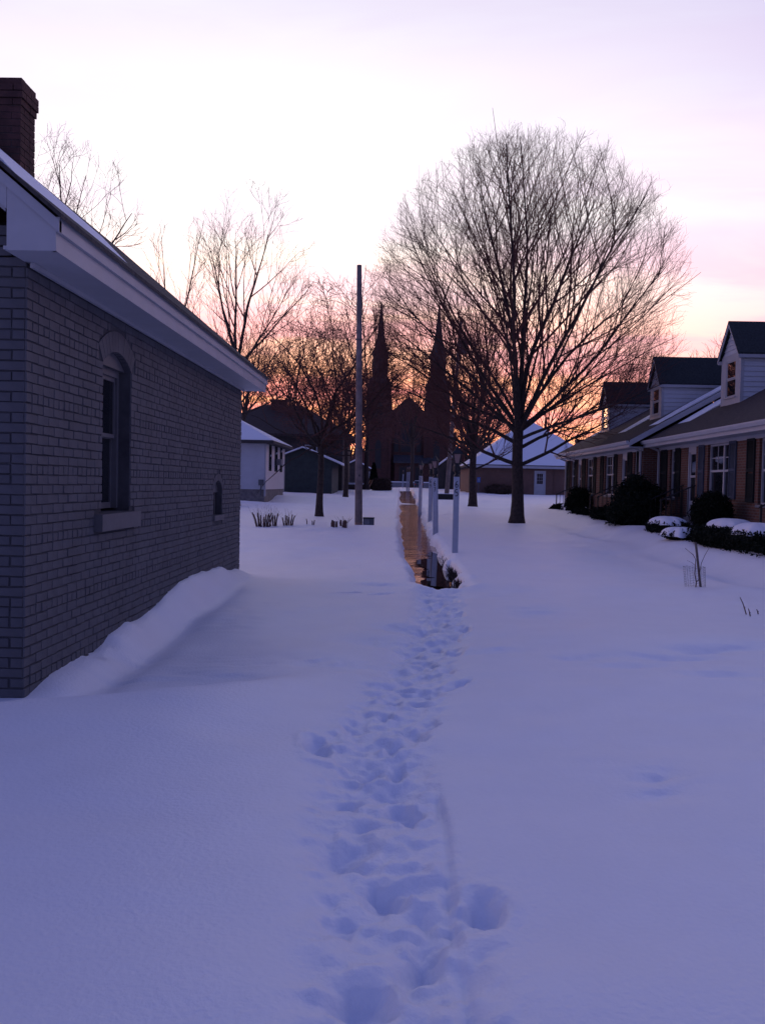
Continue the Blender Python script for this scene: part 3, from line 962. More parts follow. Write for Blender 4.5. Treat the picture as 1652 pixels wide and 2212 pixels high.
def door(parent, xw, ya, yb, za, zb):
    xg = xw + .06
    d = MB().box(xg - .04, xg + .04, ya - .0, ya + .07, za, zb).box(xg - .04, xg + .04, yb - .07, yb, za, zb).box(xg - .04, xg + .04, ya + .07, yb - .07, zb - .22, zb)
    o = d.build('door', 'white_trim', parent)
    a, b = ya + .075, yb - .075
    zk, zr_, zt = za + .52, za + 1.28, zb - .225
    leaf = MB().box(xg, xg + .03, a, b, za, zk).box(xg, xg + .03, a, b, zr_ - .035, zr_ + .035).box(xg, xg + .03, a, a + .06, zk, zr_ - .035).box(xg, xg + .03, b - .06, b, zk, zr_ - .035)
    leaf.box(xg, xg + .03, a, a + .06, zr_ + .035, zt).box(xg, xg + .03, b - .06, b, zr_ + .035, zt).box(xg, xg + .03, a + .06, b - .06, zt - .06, zt)
    leaf.build('storm_door', 'white_trim', o)
    MB().box(xg + .012, xg + .018, a + .06, b - .06, zk, zr_ - .035).build('pane', 'glass', o)
    MB().box(xg + .012, xg + .018, a + .06, b - .06, zr_ + .035, zt - .06).build('pane', 'glass', o)
    MB().box(xg - .05, xg - .001, a + .02, a + .05, zr_ - .12, zr_ - .06).build('handle', 'black_iron', o)
    MB().box(xw - .06, xg + .05, ya - .05, yb + .05, za - .06, za).build('threshold', 'concrete', o)
    return o


def dormer(parent, xf, ya, yb, zb, ze_, za_, xe_, ze_roof):
    """gabled dormer facing -X. zb base at the front, ze_ eave, za_ apex; main roof passes (xe_, ze_roof) with slope TAN"""
    roofz = lambda x: ze_roof + TAN * (x - xe_)
    c = (ya + yb) / 2
    xb_e = xe_ + (ze_ - ze_roof) / TAN
    xb_a = xe_ + (za_ - ze_roof) / TAN
    # core walls a little behind the boards
    core = MB()
    core.prism([(ya + .03, zb - .3), (yb - .03, zb - .3), (yb - .03, ze_), (c, za_ - .12), (ya + .03, ze_)], 'x', xf + .03, xf + .10)
    core.prism([(xf + .05, zb - .3), (xb_e, ze_), (xf + .05, ze_)], 'y', ya + .03, ya + .08)
    core.prism([(xf + .05, zb - .3), (xb_e, ze_), (xf + .05, ze_)], 'y', yb - .08, yb - .03)
    dm = core.build('dormer', 'white_siding', parent)
    wy_a, wy_b = c - .40, c + .40
    wz_a, wz_b = zb + .22, ze_ - .22
    n = int(round((ze_ - zb) / .155))
    ex = (ze_ - zb) / n
    for k in range(n):
        z0 = zb + k * ex
        z1 = z0 + ex
        # cheek boards (near cheek is seen, far cheek mirrors it)
        for (yy, s) in ((ya, 1), (yb, -1)):
            xb0, xb1 = xe_ + (z0 - ze_roof) / TAN, xe_ + (z1 - ze_roof) / TAN
            poly = [(xf + .09, z0), (xb0 + .03, z0), (xb1 + .03, z1), (xf + .09, z1)]
            b = MB()
            vs1 = [(p[0], yy + s * (.0 if q < 2 else .022), p[1]) for q, p in enumerate(poly)]
            vs2 = [(p[0], yy + s * .03, p[1]) for p in poly]
            b.add(vs1 + vs2, [(0, 1, 2, 3), (7, 6, 5, 4), (0, 4, 5, 1), (1, 5, 6, 2), (2, 6, 7, 3), (3, 7, 4, 0)])
            b.build('siding_board', 'white_siding', dm)
    gz0 = ze_ - .02
    ng = max(3, int(round((za_ - .1 - gz0) / .155)))
    eg = (za_ - .1 - gz0) / ng
    hwid = (yb - ya) / 2 - .02
    for k in range(ng):
        z0, z1 = gz0 + k * eg, gz0 + (k + 1) * eg
        w0 = hwid * (1 - k / ng)
        w1 = hwid * (1 - (k + 1) / ng) + .003
        MB().add([(xf, c - w0, z0), (xf, c + w0, z0), (xf + .022, c + w1, z1), (xf + .022, c - w1, z1), (xf + .03, c - w0, z0), (xf + .03, c + w0, z0), (xf + .03, c + w1, z1), (xf + .03, c - w1, z1)],
                 [(0, 1, 2, 3), (7, 6, 5, 4), (0, 4, 5, 1), (1, 5, 6, 2), (2, 6, 7, 3), (3, 7, 4, 0)]).build('siding_board', 'white_siding', dm)
    # flat trim round the window
    tr = MB().box(xf - .012, xf + .028, ya - .005, wy_a, zb - .02, ze_ - .03).box(xf - .012, xf + .028, wy_b, yb + .005, zb - .02, ze_ - .03)
    tr.box(xf - .012, xf + .028, wy_a, wy_b, zb - .10, wz_a).box(xf - .012, xf + .028, wy_a, wy_b, wz_b, ze_ - .03)
    tr.box(xf + .03, xf + .088, ya - .006, ya + .03, zb - .02, ze_ - .03).box(xf + .03, xf + .088, yb - .03, yb + .006, zb - .02, ze_ - .03)
    tr.build('corner_trim', 'white_trim', dm)
    zmid = wz_a + (wz_b - wz_a) * .50
    sf = MB()
    for (z0, z1, xo_) in ((zmid, wz_b, 0), (wz_a, zmid, .015)):
        sf.box(xf - .002 + xo_, xf + .026 + xo_, wy_a, wy_a + .05, z0, z1).box(xf - .002 + xo_, xf + .026 + xo_, wy_b - .05, wy_b, z0, z1)
        sf.box(xf - .002 + xo_, xf + .026 + xo_, wy_a + .05, wy_b - .05, z0, z0 + .04).box(xf - .002 + xo_, xf + .026 + xo_, wy_a + .05, wy_b - .05, z1 - .04, z1)
    sf.build('sash', 'white_trim', dm)
    MB().box(xf + .010, xf + .014, wy_a + .05, wy_b - .05, zmid + .04, wz_b - .04).build('pane', 'glass_dormer', dm)
    MB().box(xf + .022, xf + .026, wy_a + .05, wy_b - .05, wz_a + .04, zmid - .04).build('pane', 'glass', dm)
    MB().box(xf - .05, xf - .014, wy_a - .06, wy_b + .06, wz_a - .05, wz_a - .005).build('sill', 'white_trim', dm)
    # roof: two slabs, rake trim, eave boards
    ov = .10
    rs = (za_ - ze_) / (c - ya)
    rf = MB()
    for s in (-1, 1):
        ye = c + s * (c - ya + ov)
        zl = ze_ - rs * ov
        pts = []
        for (x_end_e, x_f) in ((xb_e + .25, xf - .14),):
            top = [(x_f, c, za_ + .05), (x_f, ye, zl + .05), (x_end_e, ye, zl + .05), (xb_a + .2, c, za_ + .05)]
            bot = [(p[0], p[1], p[2] - .055) for p in top]
            rf.add(top + bot, [(0, 1, 2, 3), (7, 6, 5, 4), (0, 4, 5, 1), (1, 5, 6, 2), (2, 6, 7, 3), (3, 7, 4, 0)])
    rf.build('roof', 'shingle_green', dm)
    tm = MB()
    for s in (-1, 1):
        ye = c + s * (c - ya + ov - .01)
        zl = ze_ - rs * (ov - .01)
        tm.add([(xf - .13, c, za_ - .008), (xf - .13, ye, zl - .008), (xf - .13, ye, zl - .10), (xf - .13, c, za_ - .13),
                (xf - .10, c, za_ - .008), (xf - .10, ye, zl - .008), (xf - .10, ye, zl - .10), (xf - .10, c, za_ - .13)],
               [(0, 1, 2, 3), (7, 6, 5, 4), (0, 4, 5, 1), (1, 5, 6, 2), (2, 6, 7, 3), (3, 7, 4, 0)])
        yo = c + s * (c - ya + ov)
        tm.box(xf - .10, xb_e + .1, min(yo, yo - s * .10), max(yo, yo - s * .10), zl - .12, zl - .012)
    tm.build('rake_trim', 'white_trim', dm)
    return dm


def rowhouse(label, xw, ya, yb, openings, zfloor, snow_strips, gname):
    T = thing('row_house', label, 'house', (xw, ya, 0), 'brick row houses with dormers')
    ztop = 3.12
    xe_ = xw - .52
    zer = 3.36
    xr_ = xw + 6.0
    zrg = zer + TAN * (xr_ - xe_)
    w = MB()
    cuts = sorted(openings, key=lambda o: o['y'][0])
    y = ya
    for o in cuts:
        a, b = o['y']
        z0, z1 = o['z']
        w.box(xw, xw + .22, y, a, -.3, ztop)
        w.box(xw, xw + .22, a, b, -.3, z0)
        if ztop > z1 + .005:
            w.box(xw, xw + .22, a, b, z1, ztop)
        y = b
    w.box(xw, xw + .22, y, yb, -.3, ztop)
    for yy in (ya, yb - .22):
        w.prism([(xw + .22, -.3), (2 * xr_ - xw, -.3), (2 * xr_ - xw, ztop), (xr_, zrg - .12), (xw + .22, ztop + .08)], 'y', yy, yy + .22)
    w.box(2 * xr_ - xw - .2, 2 * xr_ - xw, ya, yb, -.3, ztop)
    w.build('wall', 'house_brick', T)
    MB().box(xw + .8, xw + .85, ya + .3, yb - .3, 0, 3).build('dark_backing', 'dark_void', T)  # plain dark sheet standing behind all the openings
    for o in cuts:
        if o['k'] == 'win':
            grid_window(T, xw, *o['y'], *o['z'], mull=o.get('mull'))
        else:
            door(T, xw, *o['y'], *o['z'])
        for (a, b, m_) in o.get('sh', ()):
            shutter(T, xw, a, b, o['z'][0] + (.05 if o['k'] == 'win' else 0), 3.02, m_)
    # roof slabs
    yA, yB = ya - .12, yb + .14
    rf = MB()
    rf.prism([(xe_, zer), (xr_, zrg), (2 * xr_ - xe_, zer), (2 * xr_ - xe_, zer - .06), (xr_, zrg - .06), (xe_, zer - .06)], 'y', yA, yB)
    roof = rf.build('roof', 'shingle_brown', T)
    for (x0, x1, y0, y1, th) in snow_strips:
        s = MB()
        n = 12
        rr = random.Random(int(x0 * 100 + y0))
        for i in range(n):
            t0, t1 = x0 + (x1 - x0) * i / n, x0 + (x1 - x0) * (i + 1) / n
            za, zb2 = zer + TAN * (t0 - xe_), zer + TAN * (t1 - xe_)
            e0 = .25 * (1 - min(1, i / 4)) + rr.uniform(0, .06)
            k0, k1 = th * min(1, (i + .3) / 3), th * min(1, (i + 1.3) / 3)
            s.prism([(t0, za + .004), (t1, zb2 + .004), (t1, zb2 + k1), (t0, za + k0)], 'y', y0 + e0 * .6, y1 - e0 * .4)
        s.build('snow_cap', 'roof_snow', roof)
    # gutter, fascia, soffit, frieze
    MB().prism([(xe_ - .02, zer - .02), (xe_ - .13, zer - .02), (xe_ - .13, zer - .06), (xe_ - .09, zer - .14), (xe_ - .02, zer - .14)], 'y', yA, yB).build('gutter', 'white_trim', T)
    MB().box(xe_ - .018, xe_ + .02, yA, yB, zer - .25, zer - .065).build('fascia', 'white_trim', T)
    MB().box(xe_ + .021, xw - .001, yA, yB, zer - .25, zer - .225).build('soffit', 'white_trim', T)
    MB().box(xw - .03, xw - .002, ya, yb, 3.00, zer - .252).build('frieze', 'white_trim', T)
    for yy in (yA - .035, yB + .005):
        MB().prism([(xe_, zer - .005), (xr_, zrg - .005), (xr_, zrg - .2), (xe_, zer - .2)], 'y', yy, yy + .03).build('rake_board', 'white_trim', T)
    return T, xe_, zer


SG, SB = 'shutter_green', 'shutter_blue'
NEAR, xeN, zeN = rowhouse('nearest brick row house with one dormer at the right edge', 9.0, 15.0, 30.76, [
    dict(k='win', y=(20.45, 22.19), z=(1.32, 3.0), mull=21.3, sh=((22.42, 22.92, SG), (19.7, 20.2, SG))),
    dict(k='win', y=(24.17, 25.89), z=(1.38, 3.0), mull=24.81, sh=((23.66, 24.15, SB), (26.15, 26.62, SB))),
    dict(k='door', y=(26.93, 27.70), z=(0.80, 3.06)),
    dict(k='win', y=(28.90, 29.52), z=(1.38, 3.0), sh=((28.37, 28.87, SG), (29.78, 30.42, SG))),
], 0.8, [(9.5, 14.8, 29.0, 30.55, .06)], 'near')
FAR, xeF, zeF = rowhouse('farther brick row house with two dormers beyond the big bush', 8.45, 30.80, 45.0, [
    dict(k='win', y=(31.53, 32.0), z=(1.38, 3.0), sh=((30.98, 31.5, SG), (32.2, 32.8, SG))),
    dict(k='door', y=(33.0, 33.74), z=(0.80, 3.02)),
    dict(k='win', y=(34.89, 36.55), z=(1.38, 3.0), mull=35.6, sh=((34.42, 34.86, SG), (36.7, 37.27, SG))),
    dict(k='win', y=(38.67, 40.17), z=(1.38, 3.0), mull=39.2, sh=((38.12, 38.64, SG), (40.32, 41.0, SG))),
    dict(k='door', y=(41.37, 42.05), z=(0.80, 3.02)),
    dict(k='win', y=(42.83, 43.83), z=(1.38, 3.0), sh=((42.2, 42.78, SG), (43.95, 44.75, SG))),
], 0.8, [(9.0, 14.2, 30.85, 32.3, .06), (9.0, 14.2, 35.3, 36.9, .05), (9.5, 14.2, 43.6, 44.4, .03)], 'far')
dormer(NEAR, 10.25, 26.85, 28.45, 4.39, 5.95, 6.93, xeN, zeN)
dormer(FAR, 9.72, 33.15, 34.62, 4.33, 5.75, 6.72, xeF, zeF)
dormer(FAR, 9.72, 41.45, 43.02, 4.33, 5.77, 6.74, xeF, zeF)
MB().box(9.0, 9.58, 45.15, 45.75, .5, 4.10).box(8.97, 9.61, 45.12, 45.78, 4.02, 4.16).build('chimney', 'chimney_brick', FAR)
for (T_, xw, yy) in ((NEAR, 9.0, 30.62), (FAR, 8.45, 30.95), (FAR, 8.45, 44.9)):
    MB().bar((xw - .06, yy, .5), (xw - .06, yy, 3.0), .075, .06, up=Vector((1, 0, 0))).bar((xw - .06, yy, 3.0), (xw - .55, yy, 3.2), .075, .06).build('downspout', 'white_trim', T_)


def stoop(label, xw, yc, zf, rails):
    t = thing('stoop', label, 'steps', (xw, yc, 0), 'front door stoops of the row houses')
    n = 4
    z0 = .40
    for i in range(n):
        zt = zf - .07 - (zf - z0 - .07) * i / n
        MB().box(xw - .5 - i * .22, xw - .004 if i == 0 else xw - .5 - (i - 1) * .22 - .003, yc - .6, yc + .6, .1, zt).build('step', 'concrete', t)
    for yy in rails:
        top = MB().tube([(xw - .04, yy, zf + 1.0), (xw - .3, yy, zf + .90), (xw - 1.12, yy, zf + .50)], .021, 6)
        top.build('handrail', 'black_iron', t)
        low = MB().tube([(xw - .04, yy, zf + .13), (xw - .3, yy, zf + .08), (xw - 1.08, yy, zf - .30)], .016, 6)
        low.build('bottom_rail', 'black_iron', t)
        for i in range(7):
            x = xw - .10 - i * .163
            d = max(0, (xw - .3 - x))
            zt = zf + .95 - d * .485
            zb_ = zf + .1 - d * .49
            if i in (0, 6):
                MB().bar((x, yy, zb_ - .35), (x, yy, zt), .045, .045, up=Vector((1, 0, 0))).build('rail_post', 'black_iron', t)
            else:
                MB().bar((x, yy, zb_), (x, yy, zt), .018, .018, up=Vector((1, 0, 0))).build('baluster', 'black_iron', t)
    return t


stoop('concrete stoop with black railing by the storm door behind the round yew', 9.0, 27.32, .80, (26.75, 27.9))
stoop('concrete stoop with black iron railing at the right picture edge', 9.0, 18.8, .80, (19.35,))
stoop('stoop with two slanting black rails left of the biggest dark bush', 8.45, 33.4, .80, (33.4 - .5, 34.15))
stoop('stoop with black rail at the far corner of the row houses', 8.45, 41.7, .80, (41.6,))

# ------------------------------------------------------------------ foliage helpers


def leaf_mesh(name, V):
    n = len(V) // 4
    return np_mesh(name, V, np.arange(4 * n).reshape(-1, 4), smooth=False)


def bush(name, label, cat, c, rad, n, leaf, material='evergreen', group=None, snow=None, zbase=None, box=False, lump=.16):
    """evergreen shrub: leaf-sized quads through an uneven shell over a dark inner mass"""
    x, y, z = c
    g = gz(x, y) if zbase is None else zbase
    t = thing(name, label, cat, (x, y, g), group)
    dirs = rng.normal(size=(n, 3))
    dirs /= np.linalg.norm(dirs, axis=1)[:, None]
    ra = np.array(rad)
    lum = 1 + lump * 2.0 * (vnoise(dirs[:, 0] * 2.3 + 40 + x, dirs[:, 2] * 2.3 + dirs[:, 1] * 1.7 + y)) + .09 * rng.normal(size=n)
    if box:
        q = (np.abs(dirs) ** 4).sum(1) ** .25
        dirs = dirs / q[:, None]
    depth = 1 - .28 * rng.random(n) ** 2
    P = np.array(c) + dirs * ra * (lum * depth)[:, None]
    keep = P[:, 2] > g - .02
    P = P[keep]
    k = len(P)
    A = rng.normal(size=(k, 3))
    A /= np.linalg.norm(A, axis=1)[:, None]
    B = np.cross(A, rng.normal(size=(k, 3)))
    B /= np.linalg.norm(B, axis=1)[:, None]
    s = leaf * (0.6 + .8 * rng.random(k))[:, None]
    V = np.stack([P - A * s, P + B * s * .5, P + A * s, P - B * s * .5], 1).reshape(-1, 3)
    link('foliage', leaf_mesh('foliage', V), material, t)
    u, v = np.meshgrid(np.linspace(0, 2 * np.pi, 25)[:-1], np.linspace(0.02, np.pi - .02, 14))
    D = np.stack([np.cos(u) * np.sin(v), np.sin(u) * np.sin(v), np.cos(v)], -1).reshape(-1, 3)
    if box:
        D = D / ((np.abs(D) ** 4).sum(1) ** .25)[:, None]
    lum2 = .80 + lump * 1.6 * vnoise(D[:, 0] * 2.3 + 40 + x, D[:, 2] * 2.3 + D[:, 1] * 1.7 + y)
    Vc = np.array(c) + D * ra * lum2[:, None]
    Vc[:, 2] = np.maximum(Vc[:, 2], g - .15)
    fi = [(i * 24 + j, i * 24 + (j + 1) % 24, (i + 1) * 24 + (j + 1) % 24, (i + 1) * 24 + j) for i in range(13) for j in range(24)]
    link('inner_growth', np_mesh('inner_growth', Vc, np.array(fi)), material, t)
    if snow:
        (sx, sy, sz, rx, ry, rz) = snow
        uu, vv = np.meshgrid(np.linspace(0, 2 * np.pi, 41)[:-1], np.linspace(0.0, 1.0, 12))
        edge = 1 + .12 * np.sin(3 * uu + x) + .10 * np.sin(7 * uu + y) + .07 * np.sin(13 * uu + 2 * x) + .05 * np.sin(19 * uu + y)
        X_ = sx + rx * np.cos(uu) * vv * edge
        Y_ = sy + ry * np.sin(uu) * vv * edge
        Z_ = sz + rz * np.sqrt(np.maximum(0, 1 - vv ** 2.2)) + .012 * np.sin(9 * uu + 3) * vv - .05 * vv ** 6
        Vs = np.stack([X_, Y_, Z_], -1).reshape(-1, 3)
        fs = [(i * 40 + j, i * 40 + (j + 1) % 40, (i + 1) * 40 + (j + 1) % 40, (i + 1) * 40 + j) for i in range(11) for j in range(40)]
        link('snow_cap', np_mesh('snow_cap', Vs, np.array(fs)), 'roof_snow', t)
    return t


SH = 'shrubs in front of the row houses'
bush('yew_bush', 'round clipped dark yew under the blue-shuttered double window', 'bush', (8.3, 23.45, 1.04), (.50, .62, .55), 12000, .030, group=SH, zbase=.42, lump=.05)
bush('evergreen_bush', 'largest shaggy dark bush between the two row houses', 'bush', (7.75, 29.0, 1.12), (.75, 1.2, .90), 12000, .05, group=SH, zbase=.42, lump=.3)
bush('evergreen_bush', 'upright clipped dark bush near the far end of the row', 'bush', (8.0, 39.5, 1.0), (.55, .98, .62), 6000, .045, group=SH, zbase=.42)
bush('low_yew', 'low spreading yew under a wide snow cap left of the round yew', 'bush', (7.55, 24.75, .58), (.5, 1.15, .24), 6000, .035, group=SH, zbase=.42, lump=.06, snow=(7.55, 24.75, .72, .46, .92, .18))
bush('low_yew', 'low yew almost buried under its snow cap before the round yew', 'bush', (7.15, 22.35, .50), (.4, .62, .14), 3500, .035, group=SH, zbase=.40, lump=.06, snow=(7.12, 22.3, .52, .40, .60, .19))
bush('clipped_hedge', 'long low dark hedge in front of the nearest row house', 'hedge', (7.50, 19.6, .54), (.45, 2.5, .27), 15000, .035, group=SH, zbase=.36, box=True, lump=.10)
bush('low_yew', 'snow capped yew behind the hedge, nearer the round yew', 'bush', (7.85, 20.75, .64), (.45, .95, .22), 4000, .035, group=SH, zbase=.42, lump=.06, snow=(7.82, 20.8, .80, .46, .86, .20))
bush('low_yew', 'snow capped yew behind the hedge, nearest the right picture edge', 'bush', (7.6, 18.75, .62), (.42, .78, .22), 4000, .035, group=SH, zbase=.42, lump=.06, snow=(7.60, 18.7, .77, .46, .76, .22))
bush('low_yew', 'low ragged dark bush along the snow before the stoop rails', 'bush', (7.7, 33.0, .66), (.5, 1.3, .30), 5000, .045, group=SH, zbase=.42)
bush('low_yew', 'low dark bush between the clipped bush and the stoop rails', 'bush', (7.7, 36.3, .60), (.5, 1.6, .26), 5000, .045, group=SH, zbase=.42, snow=(7.8, 36.6, .80, .28, .8, .06))
bush('low_yew', 'small dark bush under a lump of snow at the far corner', 'bush', (7.6, 41.8, .62), (.45, 1.2, .25), 4000, .045, group=SH, zbase=.42, snow=(7.75, 40.9, .66, .30, .65, .26))

# ------------------------------------------------------------------ lamp posts with house numbers
DIG = {'5': [[(.62, 1), (.12, 1), (.06, .56), (.40, .62), (.64, .42), (.60, .14), (.34, .0), (.02, .08)]],
       '6': [[(.56, 1), (.26, .78), (.06, .40), (.10, .10), (.36, .0), (.60, .14), (.62, .38), (.38, .50), (.12, .36)]],
       '7': [[(.02, .97), (.64, 1), (.40, .5), (.24, 0)]],
       '9': [[(.60, .70), (.34, .52), (.08, .64), (.08, .90), (.34, 1), (.60, .88), (.60, .6), (.50, .25), (.28, 0)]],
       '1': [[(.16, .80), (.36, 1), (.36, 0)]]}


def numeral(ch, x, y, z, h, parent):
    b = MB()
    w = h * .62
    for st in DIG[ch]:
        pts = []
        P4 = [st[0]] + st + [st[-1]]
        for i in range(1, len(P4) - 2):
            for t in (0, .25, .5, .75):
                p0, p1, p2, p3 = (Vector(q) for q in P4[i - 1:i + 3])
                pts.append(.5 * ((2 * p1) + (-p0 + p2) * t + (2 * p0 - 5 * p1 + 4 * p2 - p3) * t * t + (-p0 + 3 * p1 - 3 * p2 + p3) * t ** 3))
        pts.append(Vector(st[-1]))
        for a, c in zip(pts[:-1], pts[1:]):
            b.bar((x + (a.x - .33) * w, y - .002, z + a.y * h), (x + (c.x - .33) * w, y - .002, z + c.y * h), h * .12, .004, up=Vector((0, 1, 0)))
    b.build('numeral', 'numeral_black', parent)


def lamp_post(label, x, y, tilt, digits, hgt=1.82, w=.135, turn=0.0, detail=True):
    g = gz(x, y)
    t = thing('lamp_post', label, 'lamp post', (x, y, g), 'numbered white lamp posts along the walk')
    p = MB()
    h = w / 2
    zb = g - .35
    zt = g + hgt
    p.add([(x - h, y - h, zb), (x + h, y - h, zb), (x + h, y + h, zb), (x - h, y + h, zb), (x - h, y - h, zt), (x + h, y - h, zt), (x + h, y + h, zt), (x - h, y + h, zt)],
          [(0, 3, 2, 1), (4, 5, 6, 7), (0, 1, 5, 4), (1, 2, 6, 5), (2, 3, 7, 6), (3, 0, 4, 7)])
    p.build('post', 'post_paint', t)
    MB().lathe([(.075, zt), (.075, zt + .03), (.045, zt + .06), (.045, zt + .10), (.085, zt + .13), (.085, zt + .25), (.06, zt + .30)], 12, (x, y)).build('fitter', 'black_iron', t)
    zl = zt + .30
    lf = MB().lathe([(.075, zl), (.085, zl + .025)], 4, (x, y), R(45))
    for (sx, sy) in ((-1, -1), (1, -1), (1, 1), (-1, 1)):
        lf.bar((x + sx * .058, y + sy * .058, zl + .02), (x + sx * .098, y + sy * .098, zl + .245), .022, .022)
    lf.build('lantern_frame', 'black_iron', t)
    MB().lathe([(.078, zl + .026), (.128, zl + .244)], 4, (x, y), R(45)).build('lantern_glass', 'lamp_glass', t)
    MB().lathe([(.175, zl + .245), (.18, zl + .26), (.10, zl + .33), (.05, zl + .39), (.03, zl + .41), (.022, zl + .44), (.032, zl + .46), (.005, zl + .50)], 4, (x, y), R(45)).build('lantern_roof', 'black_iron', t)
    zz = zt - .10
    for d in digits:
        numeral(d, x, y - h, zz - .155, .155, t)
        zz -= .205
    t.rotation_euler = (0, R(tilt), R(turn))
    return t


lamp_post('white lamp post numbered 65, the nearest beside the walk', 1.304, 20.85, 0.0, '65')
lamp_post('second nearest lamp post along the walk, turned aside', 1.133, 28.45, -1.6, '67', turn=-22)
lamp_post('third lamp post, overlapped by the second', 1.192, 35.9, 0.0, '69', turn=-22)
lamp_post('fourth lamp post, slim with a dark foot, alone left of the pair', .949, 44.66, .6, '71', turn=-30)
lamp_post('fifth lamp post, right one of the far pair', .70, 89.3, 1.2, '')
lamp_post('sixth lamp post, left one of the far pair', .52, 92.1, 1.2, '')
lamp_post('farthest lamp post, left of the far pair', .08, 118.5, 2.0, '')

# ------------------------------------------------------------------ utility poles


def pole(label, x, y, top, r0, r1, lean=(0, 0)):
    g = gz(x, y)
    t = thing('utility_pole', label, 'pole', (x, y, g))
    MB().tube([(x, y, g - .4), (x + lean[0] * .5, y + lean[1] * .5, (g + top) / 2), (x + lean[0], y + lean[1], top)], [r0, (r0 + r1) / 2, r1], 14).build('shaft', 'pole_wood', t, smooth=True)
    return t, g


t, g = pole('bare weathered utility pole in front of the church', -1.56, 32.0, 9.62, .145, .088, (-.17, 0))
for (zz, w) in ((2.9, .03), (6.9, .025)):
    MB().lathe([(.143, zz), (.143, zz + w)], 14, (-1.60 if zz < 4 else -1.68, 32.0)).build('band', 'box_grey', t)
MB().box(-1.585, -1.55, 31.84, 31.87, 1.9, 1.97).build('tag', 'black_iron', t)
t, g = pole('leaning utility pole with transformer behind the nearest lamp post', 3.15, 62.0, 13.4, .17, .11, (.78, 0))
MB().lathe([(.10, 10.9), (.24, 10.95), (.25, 11.0), (.25, 11.95), (.22, 12.0), (.06, 12.02)], 14, (4.12, 61.9)).build('transformer', 'box_grey', t)
MB().bar((3.70, 61.95, 11.6), (3.95, 61.9, 11.6), .06, .08).build('bracket', 'black_iron', t)
ub = thing('utility_box', 'small grey utility box at the foot of the bare pole', 'box', (-1.2, 32.0, .13))
MB().box(-1.40, -1.0, 31.9, 32.25, .05, .36).build('body', 'box_grey', ub)
MB().box(-1.41, -.99, 31.88, 32.27, .362, .395).build('lid', 'rubber', ub)
MB().box(-1.36, -1.17, 31.892, 31.899, .16, .33).build('plate', 'concrete', ub)
ub = thing('utility_box', 'dark box at the foot of the leaning pole', 'box', (3.0, 61.5, gz(3, 61.5)))
MB().box(2.45, 3.85, 61.3, 61.6, .6, 1.02).build('body', 'black_iron', ub)
MB().box(2.43, 3.87, 61.28, 61.62, 1.022, 1.06).build('snow_cap', 'roof_snow', ub)

# ------------------------------------------------------------------ trees


def batch_tubes(Pn, Rn, k):
    """Pn (n,m,3), Rn (n,m) -> verts, quads of n open tubes with k sides"""
    n, m_, _ = Pn.shape
    T_ = np.gradient(Pn, axis=1)
    T_ /= np.linalg.norm(T_, axis=2)[..., None] + 1e-9
    ref = np.array([0.33, 0.77, 0.21])
    S = np.cross(T_, ref)
    S /= np.linalg.norm(S, axis=2)[..., None] + 1e-9
    N = np.cross(S, T_)
    a = np.arange(k) * 2 * np.pi / k
    V = Pn[:, :, None, :] + Rn[:, :, None, None] * (S[:, :, None, :] * np.cos(a)[None, None, :, None] + N[:, :, None, :] * np.sin(a)[None, None, :, None])
    idx = np.arange(n * m_ * k).reshape(n, m_, k)
    q = np.stack([idx[:, :-1, :], np.roll(idx, -1, 2)[:, :-1, :], np.roll(idx, -1, 2)[:, 1:, :], idx[:, 1:, :]], -1).reshape(-1, 4)
    return V.reshape(-1, 3), q


